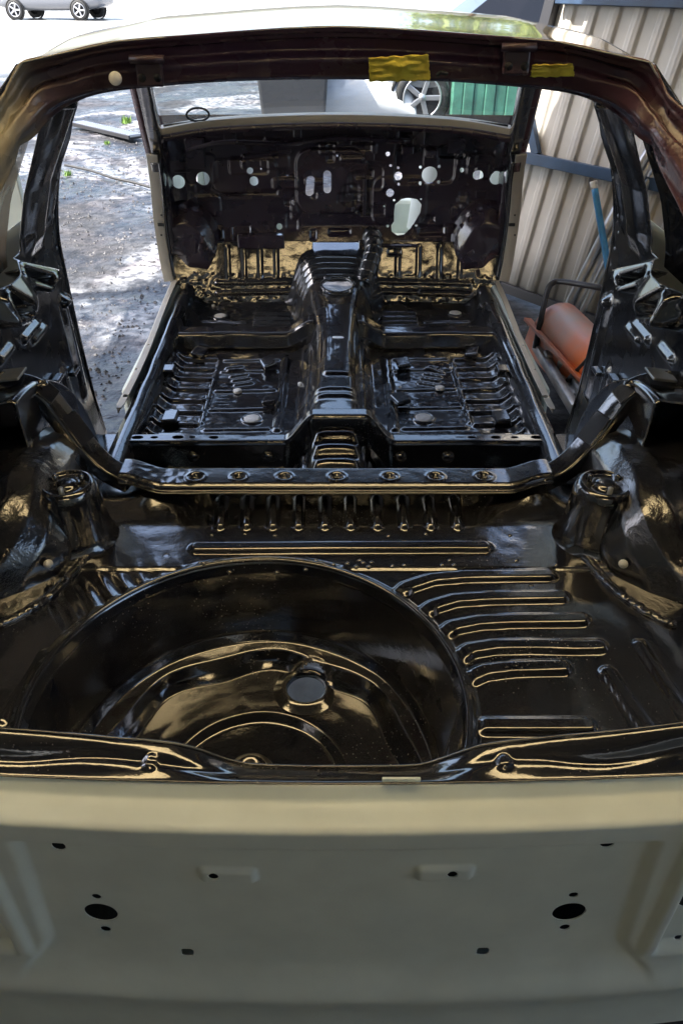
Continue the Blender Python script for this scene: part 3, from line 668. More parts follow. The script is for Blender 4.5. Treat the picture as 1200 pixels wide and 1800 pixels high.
def fwP(U, V):
    D = fD(V) + .05 * ss(.50, .72, np.abs(U)) * -.4
    for a, b, hx_, hy_, h in FE: D = D + pad(U, V, rbox(U, V, (a, b), hx_, hy_, min(hx_, hy_) * .5), h, .008)
    # toe board swages
    low = 1 - ss(.53, .55, V)
    for x in (-.47, -.40, -.33, -.26, .27, .36, .45, .54): D = D + low * rib(U, V, [(x, .40), (x, .52)], .022, -.003, .006)
    for z in (.385, .345): D = D + rib(U, V, [(-.52, z), (-.16, z)], .018, -.008, .005) + rib(U, V, [(.18, z), (.58, z)], .018, -.008, .005)
    D = D + low * pad(U, V, rbox(U, V, (.48, .345), .12, .016, .006), -.012, .006) + low * pad(U, V, rbox(U, V, (.255, .50), .03, .014, .006), .010, .005)
    D = D + low * .002 * (vnoise(U, V, 40) + vnoise(U, V, 80)) * ss(.43, .40, V)
    return U, D + dents(U, V, .006), V
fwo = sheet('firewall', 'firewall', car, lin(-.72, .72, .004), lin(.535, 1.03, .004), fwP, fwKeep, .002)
for sg in (-1, 1):
    xs = lin(.10, .72, .004)
    sheet('toe_board', 'black', car, xs if sg > 0 else -xs[::-1], lin(.285, .545, .004), lambda U, V: (U, fwP(U, V)[1] - .055 * (np.abs(U) - .15) - .004, V))
def fwbox(name, x, y, sx, sz, dp, m='firewall', rz=0):
    u, v = fw(x, y); return box(name, (u, float(fD(v)) - dp / 2 + .004, v), (sx, dp, sz), m, fwo, min(.004, sx * .2), Matrix.Rotation(rz, 3, 'Y'))
for a in ((405, 238, .05, .03, .035), (523, 230, .035, .045, .03), (345, 268, .075, .11, .04), (640, 272, .085, .04, .018), (715, 262, .05, .03, .04), (757, 268, .05, .03, .04), (800, 255, .07, .05, .05), (430, 345, .16, .012, .02), (390, 340, .10, .012, .02, 'firewall', .5),
          (605, 250, .06, .02, .02), (690, 240, .05, .05, .02), (735, 240, .05, .06, .02), (425, 290, .03, .05, .02), (322, 300, .07, .008, .03), (870, 294, .08, .008, .03), (460, 420, .20, .055, .05), (700, 430, .16, .012, .03), (790, 400, .03, .04, .02), (845, 340, .05, .03, .02), (560, 345, .012, .15, .02), (640, 345, .012, .15, .02), (470, 270, .2, .012, .02, 'firewall', -.1)):
    fwbox('bracket', *a)
for i in range(40):
    x, y = rnd.uniform(310, 880), rnd.uniform(235, 420); u, v = fw(x, y)
    if abs(x - 712) < 45 and abs(y - 380) < 50: continue
    if fwKeep(np.array(u), np.array(v)) > -.012: continue
    lathe('stud', [(.004, 0), (.004, .016), (.002, .018), (0, .018)], (u, float(fD(v)), v), 'firewall', fwo, 8, axis=(0, -1, 0))
sweep('wiring_channel', [(-.62, 3.385, .90), (-.45, 3.37, .935), (-.2, 3.365, .93), (0, 3.365, .95), (.3, 3.37, .94)], [(-.012, -.008), (-.012, .008), (.012, .008), (.012, -.008)], 'firewall', fwo, n=6)
# front wheelhouse bulges in the footwells
for sg in (-1, 1):
    def bulgeP(U, V, sg=sg):
        r = itp(V, [0, .5, .8, 1], [.0, .13, .18, .21]); d = itp(V, [0, .5, .8, 1], [.10, .085, .05, 0])
        X = .645 + r * np.cos(U) * .75; Z = .50 + r * np.sin(U)
        return sg * np.minimum(X, .72), 3.40 - d - .010 * vnoise(np.cos(U) * V * 2, np.sin(U) * V * 2, 2.5), np.maximum(Z, .30)
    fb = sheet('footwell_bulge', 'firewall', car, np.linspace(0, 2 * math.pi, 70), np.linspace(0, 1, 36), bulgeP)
    for i in range(7):
        a = rnd.uniform(1.6, 4.4); r = rnd.uniform(.06, .2)
        box('clip', (sg * (.645 + r * math.cos(a) * .75 * (1)), 3.40 - .15 * (1 - r / .26), .50 + r * math.sin(a)), (.018, .012, .03), 'firewall', fb, .002, Matrix.Rotation(rnd.uniform(-1, 1), 3, 'Y'))
    # cowl side and lower A pillar (cream hinge face)
    a_pts = [(sg * .715, 3.33, .40), (sg * .725, 3.34, .50), (sg * .725, 3.33, .66), (sg * .705, 3.27, .82), (sg * .69, 3.20, .93)]
    ap = sweep('a_pillar', a_pts, [(-.02, -.055), (-.02, .05), (.02, .05), (.02, -.055)], 'black', car, up=(0, 1, 0), n=6, bevel=.004)
    sweep('hinge_face', [(p[0] + sg * .012, p[1] - .060, p[2]) for p in a_pts], [(-.024, -.004), (-.024, .004), (.018, .004), (.018, -.004)], 'beige', ap, up=(0, 1, 0), n=6, bevel=.001)
    for x, y, sx_, sz_ in ((283, 395, .026, .012),):
        q = onD(x if sg < 0 else 1182 - x, y, 3.262); box('striker_slot', q, (sx_, .006, sz_), 'rubber', ap, .001)
    for y in (378, 413):
        q = onD(284 if sg < 0 else 904, y, 3.262); lathe('screw_hole', [(0, .003), (.004, .003), (.004, 0)], q, 'rubber', ap, 10, axis=(0, -1, 0))
    up_pts = [(sg * .695, 3.24, .93), (sg * .665, 3.06, 1.05), (sg * .62, 2.80, 1.22), (sg * .575, 2.56, 1.35)]
    sweep('windscreen_pillar', up_pts, [(-.024, -.03), (-.024, .03), (.024, .03), (.024, -.03)], 'black', car, up=(0, 1, .5), n=6, bevel=.006)
    sweep('door_seal_flange', [(p[0] + sg * .03, p[1] - .03, p[2] - .01) for p in up_pts], [(-.012, -.002), (-.012, .002), (.012, .002), (.012, -.002)], 'maroon', car, up=(0, 1, .5), n=6)
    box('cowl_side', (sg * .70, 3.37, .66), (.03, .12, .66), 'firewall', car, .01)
    # cantrail above the doors
    sweep('cantrail', [(sg * .575, 2.58, 1.330), (sg * .562, 2.2, 1.350), (sg * .540, 1.8, 1.340), (sg * .51, 1.58, 1.318)], [(-.03, -.03), (-.03, .03), (.03, .03), (.03, -.03)], 'black', car, n=6, bevel=.008)
# ---- scuttle, windscreen, cowl
sweep('scuttle', [(-.69, 3.235, 1.00), (-.45, 3.315, 1.022), (0, 3.36, 1.032), (.45, 3.315, 1.022), (.69, 3.235, 1.00)], [(-.05, -.016), (-.05, -.002), (-.038, .008), (.06, .012), (.06, -.02)], 'beige', car, n=10, bevel=.001)
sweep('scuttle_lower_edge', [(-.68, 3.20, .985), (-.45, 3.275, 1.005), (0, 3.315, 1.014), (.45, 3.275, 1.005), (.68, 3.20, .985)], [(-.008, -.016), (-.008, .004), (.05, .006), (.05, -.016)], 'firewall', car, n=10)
def wsP(U, V):
    hw = .66 - .10 * V; X = U * hw; D = 3.37 - .80 * V - .13 * U ** 2 * (1 - .5 * V); return X, D, 1.03 + .36 * V - .02 * U ** 2
ws = sheet('windscreen', 'glass', car, np.linspace(-1, 1, 40), np.linspace(0, 1, 20), wsP, None, 0)
sweep('windscreen_seal', [(U_ * .66, 3.362 - .13 * U_ ** 2, 1.036 - .02 * U_ ** 2) for U_ in np.linspace(-1, 1, 24)], [(-.006, -.003), (-.006, .004), (.006, .004), (.006, -.003)], 'rubber', ws, n=1)
c = (-.80, .115)
mk = []
for a in np.linspace(0, 2 * math.pi, 49):
    X, D, Z = wsP(np.array(c[0] + .062 * math.cos(a)), np.array(c[1] + .085 * math.sin(a))); mk.append((float(X), float(D) - .004, float(Z)))
tube('oval_sticker_ring', mk, .004, 'ink', ws, n=1, seg=6)
# ---- engine bay in front
for sg in (-1, 1):
    sheet('inner_wing', 'cream', car, lin(3.45, 4.12, .04), lin(.35, .9, .04), lambda U, V, sg=sg: (sg * (.56 + .1 * np.exp(-((U - 3.75) / .15) ** 2) * 0 + .04 * vnoise(U, V, 5)), U, V))
    lathe('suspension_turret', [(.16, .5), (.13, .78), (.08, .86), (.03, .86)], (sg * .5, 3.75, 0), 'cream', car, 32)
    box('front_wing', (sg * .745, 3.72, .70), (.03, .85, .42), 'cream', car, .012)
box('front_panel', (0, 4.14, .44), (1.45, .05, .2), 'cream', car, .02)
box('front_cross_member', (0, 4.05, .33), (1.2, .12, .1), 'cream', car, .02)
# ---- side inner panels, C pillars, quarter windows
def sideX(D, z): return itp(z, [.2, .92, 1.0, 1.10, 1.25, 1.36, 1.40], [.735, .735, .722, .686, .600, .535, .515])
SIDE = [(2.12, .30), (2.085, .45), (2.062, .62), (2.055, .82), (2.052, .95), (2.02, 1.10), (1.965, 1.24), (1.90, 1.335), (1.78, 1.375), (1.45, 1.375), (1.32, 1.29), (1.14, 1.17), (.95, 1.0), (.80, .84), (.68, .70), (.66, .60), (.66, .33)]
QW = [(1.76, .985), (1.755, 1.10), (1.70, 1.255), (1.58, 1.30), (1.42, 1.25), (1.22, 1.08), (1.17, 1.01), (1.22, .98)]
# pressed pockets and swages on the right hand panel, mirrored to the left
SHELF = [[(1113, 468), (1120, 498), (1137, 521), (1158, 512), (1172, 520), (1172, 549), (1184, 575), (1215, 585), (1230, 520), (1200, 470), (1165, 452)]]
SHELF = [[(onX(x, y, .73)[1], onX(x, y, .73)[2]) for x, y in s] for s in SHELF]
POCK = [[(1127, 484), (1160, 468), (1166, 486), (1134, 508)], [(1184, 532), (1215, 505), (1215, 560), (1180, 560)], [(1164, 465), (1188, 486), (1172, 488)]]
POCK = [[(onX(x, y, .73)[1], onX(x, y, .73)[2]) for x, y in s] for s in POCK]
SLOT = [[((1146, 547)), (1158, 560)], [(1115, 570), (1137, 597)], [(1102, 575), (1120, 597)], [(1160, 610), (1178, 633)], [(1062, 522), (1070, 532)]]
SLOT = [[(onX(x, y, .73)[1], onX(x, y, .73)[2]) for x, y in s] for s in SLOT]
def sideIn(D, z):
    """inward displacement"""
    h = 0 * D
    for s in SHELF:
        sd = poly(D, z, s); m = 1 - ss(-.012, 0, sd); zt, zb = max(p[1] for p in s), min(p[1] for p in s)
        h = h + m * (.012 + .075 * np.clip((zt - z) / (zt - zb), 0, 1))
    for s in POCK: h = h - (1 - ss(-.012, 0, poly(D, z, s))) * .06
    for s in SLOT: h = h + rib(D, z, s, .024, .013, .010)
    # C pillar: raised box edge along the door opening, and a soft swage on its face
    h = h + .016 * (1 - ss(1.90, 1.95, D)) * ss(1.78, 1.84, D) * ss(.93, .99, z)
    h = h + .009 * np.exp(-((D - 1.99) / .02) ** 2) * ss(.95, 1.0, z)
    h = h + .03 * (1 - ss(.03, .08, np.abs(z - .955))) * (1 - ss(1.60, 1.70, D))
    h = h + .012 * rib(D, z, [(2.0, .5), (1.98, .78)], .05, 1, .02) + .01 * rib(D, z, [(1.9, .45), (1.88, .62)], .05, 1, .02)
    return h + dents(D, z, .003)
for sg in (-1, 1):
    def sideP(U, V, sg=sg): return sg * (sideX(U, V) - sideIn(U, V)), U, V
    def sideKeep(U, V): return np.maximum(poly(U, V, SIDE), -(poly(U, V, QW) - .012))
    us = lin(.62, 2.13, .006)
    sp = sheet('quarter_inner_panel', 'black', car, us[::-1] if sg < 0 else us, lin(.28, 1.40, .006), sideP, sideKeep, .002)
    qg = sheet('quarter_window', 'dustyglass' if sg < 0 else 'tintglass', car, lin(1.10, 1.72, .02), lin(.93, 1.33, .02), lambda U, V, sg=sg: (sg * (sideX(U, V) + .012), U, V), lambda U, V: poly(U, V, QW) - .03, 0)
    # seal and clips down the C pillar edge
    edge = [(sg * (float(sideX(d, z)) - float(sideIn(np.array(d), np.array(z))) - .001), d - .003, z) for d, z in SIDE[:8]]
    tube('edge_flange', edge, .006, 'black', sp, 6, 8)
    for i in range(9):
        z = .86 + i * .045; d = float(np.interp(z, [p[1] for p in SIDE[:8]], [p[0] for p in SIDE[:8]])) - .035 + rnd.uniform(-.012, .012); lathe('rivet', [(0, .004), (.004, .003), (.006, 0)], (sg * (float(sideX(d, z)) - float(sideIn(np.array(d), np.array(z)))), d, z), 'steel' if i in (1, 3) else 'black', sp, 10, axis=(-sg, -.2, 0))
    for d, z, l in ((1.93, .60, .05), (1.80, .64, .05), (1.70, .60, .03)):
        box('bracket', (sg * (float(sideX(d, z)) - .015), d, z), (.02, l, .012), 'black', sp, .004)
    # outer skin of the quarter
    sheet('quarter_outer_panel', 'cream', car, us if sg < 0 else us[::-1], lin(.20, 1.0, .03), lambda U, V, sg=sg: (sg * (np.minimum(sideX(U, V) + .05, .79) - .02 * ss(.9, .6, U)), U, V), lambda U, V: np.maximum(poly(U, V, SIDE) + .085, -(np.hypot(U - 1.30, V - .28) - .33)), .002)
# ---- hatch frame: from the left rear pillar over the roof edge to the right one
O = [(-.765, .66, .69), (-.745, .84, .89), (-.70, 1.06, 1.10), (-.625, 1.25, 1.265)] + [tuple(onD(*q)) for q in ((-8, 178, 1.345), (14, 146, 1.372), (38, 108, 1.388), (95, 95, 1.396), (200, 72, 1.401), (400, 56, 1.404), (500, 49, 1.405), (590, 46, 1.405))]
I = [(-.63, .68, .655), (-.62, .86, .86), (-.575, 1.06, 1.09), (-.535, 1.19, 1.215)] + [tuple(onD(*q)) for q in ((30, 265, 1.315), (62, 228, 1.355), (92, 204, 1.385), (130, 188, 1.405), (200, 176, 1.425), (350, 166, 1.440), (480, 161, 1.445), (590, 160, 1.446))]
mir = lambda L_: L_ + [(-x, y, z) for x, y, z in L_[-2::-1]]
OP, IP = frame_path(mir(O), 14), frame_path(mir(I), 14)
vv = np.linspace(0, 1, 44)
dep = itp(vv, [0, .06, .14, .20, .27, .44, .50, .56, .80, .86, .93, 1], [0, .001, -.006, -.008, -.020, -.021, -.008, -.005, -.008, -.012, -.030, -.034])
V = []; n_ = len(OP)
for i in range(n_):
    t = (OP[min(i + 1, n_ - 1)] - OP[max(i - 1, 0)]).normalized(); wv = IP[i] - OP[i]; nn = wv.cross(t).normalized()
    if nn.y > 0: nn = -nn
    for v, d in zip(vv, dep):
        p = OP[i] + wv * float(v); V.append(p + nn * float(d + .0010 * vnoise(p.x * 1.0, v * .3, 14) + .0012 * vnoise(p.x, v * .3, 40) * (.4 < v < .85)))
k = len(vv); Fq = np.array([(i * k + j, i * k + j + 1, (i + 1) * k + j + 1, (i + 1) * k + j) for i in range(n_ - 1) for j in range(k - 1)])
def frame_mat():  # purple lens flare is painted into the frame; beige corner is overspray
    m = mat('frame_overspray_flare_tint', (.05, .018, .022), .2, bump=[(8, .2, .01), (70, .3, .003), (25, .5, .005)], rvar=.2, coat=.4); n = m.node_tree.nodes; L = m.node_tree.links; b = n['Principled BSDF']
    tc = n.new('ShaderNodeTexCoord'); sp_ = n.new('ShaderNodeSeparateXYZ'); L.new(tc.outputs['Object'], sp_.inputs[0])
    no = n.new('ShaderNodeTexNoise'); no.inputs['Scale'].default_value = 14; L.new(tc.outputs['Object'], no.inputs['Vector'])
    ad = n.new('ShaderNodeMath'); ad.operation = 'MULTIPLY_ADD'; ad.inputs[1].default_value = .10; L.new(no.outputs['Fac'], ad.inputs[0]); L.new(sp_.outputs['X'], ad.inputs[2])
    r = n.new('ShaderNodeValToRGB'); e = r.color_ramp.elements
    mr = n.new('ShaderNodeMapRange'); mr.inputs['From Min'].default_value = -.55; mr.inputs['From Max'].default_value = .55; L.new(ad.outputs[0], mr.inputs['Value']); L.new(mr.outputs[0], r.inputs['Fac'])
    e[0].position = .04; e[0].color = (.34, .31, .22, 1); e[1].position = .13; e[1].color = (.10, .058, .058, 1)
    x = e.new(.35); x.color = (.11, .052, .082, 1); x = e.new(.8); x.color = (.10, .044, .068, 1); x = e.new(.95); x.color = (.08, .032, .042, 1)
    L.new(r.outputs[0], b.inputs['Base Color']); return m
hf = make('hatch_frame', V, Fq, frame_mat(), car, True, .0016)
def hfpt(x, y, D=1.405):
    q = onD(x, y, D); return Vector(q)
def hinge(x, y, flip, m):
    c_ = hfpt(x, y, 1.398); s_ = .042
    h = box('hinge_bracket', c_ + Vector((0, .006, -.004)), (s_, .012, .034), m, hf, .003, Matrix.Rotation(R(-8), 3, 'X'))
    tube('hinge_pin', [c_ + Vector((-.027, -.004, .018)), c_ + Vector((.027, -.004, .018))], .006, m, h, 1, 12)
    for dx in (-.012, .013): lathe('bolt_hole', [(0, .002), (.006, .002), (.0065, 0)], c_ + Vector((dx, -.0005, -.008)), 'rubber', h, 14, axis=(0, -1, -.14))
hinge(262, 127, 1, 'hinge'); hinge(908, 106, 1, 'hinge')
q = hfpt(203, 138, 1.402); lathe('bright_hole_disc', [(0, .002), (.0085, .002), (.0105, 0)], q, 'plug', hf, 24, axis=(.1, -1, .2))  # pale disc stands in for a hole with bright background behind
tube('cable_clip', [hfpt(768, 132, 1.40), hfpt(775, 127, 1.395), hfpt(785, 130, 1.40)], .003, 'rubber', hf, 6, 8)
# ---- roof
def rD0(x): return 1.405 - .03 * (np.abs(x) / .515) ** 4
xsO = [p.x for p in OP[:]]; zsO = [p.z for p in OP]
ro = [p for p in O if p[2] > 1.35][::-1]; ROX = [-p[0] for p in ro]; ROZ = [p[2] for p in ro]
def roofZ(x, D):
    ze = np.interp(np.clip(np.abs(x), 0, .513), ROX, ROZ)
    return ze + .013 * ss(1.39, 1.75, D) - .012 * ss(1.8, 2.4, D) - .02 * ss(2.3, 2.6, D)
def rfP(U, V):
    x = U * (.511 + .03 * ss(1.4, 2.2, V * 1.17 + 1.39)); D = rD0(U * .513) + V * 1.17; return x, D, roofZ(U * .513, D)
rf = sheet('roof', 'creamgloss', car, np.linspace(-1, 1, 120), np.linspace(0, 1, 80), rfP)
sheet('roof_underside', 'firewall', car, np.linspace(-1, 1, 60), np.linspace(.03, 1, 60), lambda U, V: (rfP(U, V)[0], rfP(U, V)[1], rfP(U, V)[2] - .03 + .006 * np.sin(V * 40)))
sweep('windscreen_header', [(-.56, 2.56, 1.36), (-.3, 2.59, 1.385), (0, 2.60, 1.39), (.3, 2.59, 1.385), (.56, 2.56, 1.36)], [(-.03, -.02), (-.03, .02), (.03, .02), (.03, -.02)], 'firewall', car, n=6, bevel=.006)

# ================================================================== THINGS ON AND AROUND THE CAR
def tape(px, seed, label):
    """px: outline corners in the photo order tl, tr, br, bl, stuck on the rear header"""
    a, b, c_, d = [np.array(onD(x, y, dd)) for (x, y), dd in zip(px, (1.398, 1.398, 1.405, 1.405))]
    rs = np.random.RandomState(seed); nu, nv = 40, 22; V = []
    for i in range(nu):
        for j in range(nv):
            u, v = i / (nu - 1), j / (nv - 1); p = (a * (1 - u) + b * u) * (1 - v) + (d * (1 - u) + c_ * u) * v
            jag = .0025 * (vnoise(np.array(u * 9 + seed), np.array(v * 9), 1.3))
            edge = (abs(u - .5) > .47) * .002 * vnoise(np.array(v * 30 + seed), np.array(1.), 1)
            p = p + np.array([edge * 2, -.002 - .006 * abs(vnoise(np.array(u * 5), np.array(v * 4 + seed), 1)) - .004 * math.exp(-((u - .53) ** 2 + (v - .45) ** 2) / .02) * (seed == 1), jag])
            V.append(p)
    Fq = np.array([(i * nv + j, i * nv + j + 1, (i + 1) * nv + j + 1, (i + 1) * nv + j) for i in range(nu - 1) for j in range(nv - 1)])
    return tag(make('masking_tape', np.array(V), Fq, 'tape', None, True, .0004), label, 'tape', 'tape patches on the roof edge')
tape(((648, 101), (752, 95), (756, 141), (649, 143)), 1, 'larger yellow tape patch with a round bump on the roof edge')
tape(((935, 113), (1006, 112), (1008, 134), (931, 135)), 2, 'smaller yellow tape patch right of the right hinge on the roof edge')

# -- orange drum machine with tube frame outside the right door
mc = empty('drum_machine', (1.25, 2.95, 0), 'orange half drum machine with painted grey sheen on a tube frame outside the right door opening', 'machine')
ca = Vector(onD(996, 556, 3.15)); cb = Vector(onD(1085, 645, 2.7))
ax = (cb - ca); L_ = ax.length; axn = ax.normalized(); nrm = Vector((.25, -.45, .85)); nrm = (nrm - axn * nrm.dot(axn)).normalized(); sd = axn.cross(nrm)
V = []; nu, nv = 26, 24; DR = .105; ctr0 = ca + sd * 0
for i in range(nu):
    for j in range(nv):
        a = math.pi * j / (nv - 1); t = i / (nu - 1) * (L_ + .1); V.append(ca + axn * t + sd * (DR * math.cos(a) + .03) + nrm * (DR * math.sin(a) - .05))
Fq = np.array([(i * nv + j, i * nv + j + 1, (i + 1) * nv + j + 1, (i + 1) * nv + j) for i in range(nu - 1) for j in range(nv - 1)])
dr = make('drum_cover', V, Fq, 'orange', mc, True, .004)
V = [ca + axn * -.001 + sd * .08 - nrm * .05] + [ca + axn * -.001 + sd * (DR * math.cos(math.pi * j / 24) + .03) + nrm * (DR * math.sin(math.pi * j / 24) - .05) for j in range(25)]
make('end_plate', V, [(0, j, j + 1) for j in range(1, 25)], 'orange', mc, False, .004)
for s_ in (-1,):
    p0 = ca + sd * (-DR + .03) * 1.0 - nrm * .05; 
for s_ in (-1, 1):
    e0 = ca + sd * (s_ * DR + .03) - nrm * .055; box('rim_flange', (e0 + e0 + axn * L_) / 2 + sd * s_ * .01, (.035, L_ + .12, .014), 'orange', mc, .003, Matrix((sd, axn, nrm)).transposed())
    box('lower_skirt', (e0 + e0 + axn * L_) / 2 - nrm * .06 - sd * s_ * .01, (.006, L_ + .1, .12), 'orange', mc, .002, Matrix((sd, axn, nrm)).transposed())
hp = [onD(940, 612, 3.05), onD(950, 560, 3.08), onD(962, 510, 3.12), onD(972, 497, 3.13), onD(985, 495, 3.12), onD(1020, 500, 3.05), onD(1050, 505, 3.0), onD(1090, 512, 2.95)]
tube('handle_tube', hp, .012, 'darksteel', mc, 6, 12)
tube('push_bar', [onD(984, 683, 2.75), onD(1005, 662, 2.72), onD(1030, 636, 2.7), onD(1060, 600, 2.68)], .012, 'darksteel', mc, 4, 12)
for (a, b, d0), (c_, e_, d1), wd in (((942, 606, 3.1), (1010, 720, 2.5), .035), ((970, 640, 3.0), (1010, 700, 2.6), .03), ((1000, 640, 2.9), (1025, 700, 2.55), .04)):
    p0, p1 = Vector(onD(a, b, d0)), Vector(onD(c_, e_, d1)); sweep('frame_rail', [p0, p1], [(-wd / 2, -.02), (-wd / 2, .02), (wd / 2, .02), (wd / 2, -.02)], 'steel', mc, n=4, bevel=.003)
p0 = Vector(onD(966, 629, 2.95)); box('gearbox', p0, (.05, .06, .05), 'steel', mc, .008)
box('engine_block', onD(1003, 650, 2.85), (.09, .09, .08), 'steel', mc, .012, Matrix.Rotation(.6, 3, 'Z'))
for x, y in ((1.0, 3.05), (1.15, 2.6), (1.45, 2.95)): box('leg', (x, y, .12), (.03, .03, .24), 'darksteel', mc, .003)
tube('axle', [(1.0, 3.05, .14), (1.45, 2.95, .14)], .012, 'darksteel', mc, 2, 10)

# -- leaning pipes and the blue tube
for i, (a, b, c_, d) in enumerate(((1088, 355, 986, 530), (1096, 366, 1000, 532), (1106, 378, 1014, 536))):
    o = tube('leaning_pipe', [onD(c_, d + 30, 3.5), onD(a, b, 3.66), onD(a + 60, b - 105, 3.75)], .019 - .002 * i, 'steel', None, 4, 12)
    tag(o, ('leftmost', 'middle', 'rightmost')[i] + ' of three grey pipes leaning by the corrugated wall', 'pipe', 'pipes leaning by the wall')
bt = empty('blue_pole', onD(1070, 520, 3.4), 'bright blue plastic pole with a grey cap leaning near the corrugated wall', 'pole')
tube('shaft', [onD(1044, 330, 3.62), onD(1056, 400, 3.55), onD(1075, 510, 3.42)], .015, 'bluepipe', bt, 4, 14)
tube('cap', [onD(1042, 318, 3.63), onD(1044.5, 332, 3.62)], .017, 'plug', bt, 3, 14)

# -- left edge: cream sheet standing outside
pn = Vector(onD(-14, 150, 3.0)); tag(box('standing_panel', (pn.x - .16, 3.0, .66), (.36, .035, 1.32), 'cream', None, .004), 'cream painted panel standing outside at the left edge', 'panel')

# -- drain channel, cable, weeds on the yard
p0, p1 = onZ(138, 219, 0), onZ(240, 243, 0); dv = Vector(p1 - p0); dr = empty('drain_channel', p0, 'long slotted drain grate set in the yard beyond the left door opening', 'drain')
ddir = dv.normalized(); dn = Vector((-ddir.y, ddir.x, 0)); nb = 26; L_ = dv.length
rotz = Matrix((ddir, dn, Vector((0, 0, 1)))).transposed()
box('channel_bed', Vector(p0) + dv / 2 + Vector((0, 0, .005)), (L_, .15, .02), 'rubber', dr, .002, rotz)
for s_ in (-1, 1): box('frame_bar', Vector(p0) + dv / 2 + dn * s_ * .085 + Vector((0, 0, .015)), (L_, .02, .04), 'darksteel', dr, .003, rotz)
for i in range(nb): box('grate_bar', Vector(p0) + dv * ((i + .5) / nb) + Vector((0, 0, .02)), (L_ / nb * .40, .15, .04), 'alloy', dr, .003, rotz)
tag(tube('ground_cable', [onZ(115, 290, .01), onZ(160, 300, .012), onZ(200, 313, .012), onZ(240, 322, .012), onZ(300, 340, .01)], .012, 'rubber', None, 6, 8), 'thin dark cable lying across the wet yard left of the car', 'cable')
for k, (x, y, s_, where) in enumerate(((222, 213, .10, 'beyond the drain grate'), (188, 250, .05, 'on the near side of the drain grate'), (120, 305, .06, 'beside the cable at the left door edge'))):
    q = onZ(x, y, 0); V = []; Fc = []
    for i in range(60):
        a = rnd.uniform(0, 6.28); r = rnd.uniform(0, s_ * .8); b = Vector((q[0] + r * math.cos(a), q[1] + r * math.sin(a), -.02)); l = rnd.uniform(.3, 1) * s_
        tip = b + Vector((rnd.uniform(-.5, .5) * l, rnd.uniform(-.5, .5) * l, l)); sd_ = Vector((math.sin(a), -math.cos(a), 0)) * s_ * .08
        V += [b - sd_, b + sd_, (b + tip) / 2 + sd_ * .8, tip, (b + tip) / 2 - sd_ * .8]; j = len(V) - 5; Fc.append((j, j + 1, j + 2, j + 3, j + 4))
    tag(make('weed_tuft', V, Fc, 'weed', None, False), 'small green weed tuft ' + where, 'weed', 'weeds on the yard')

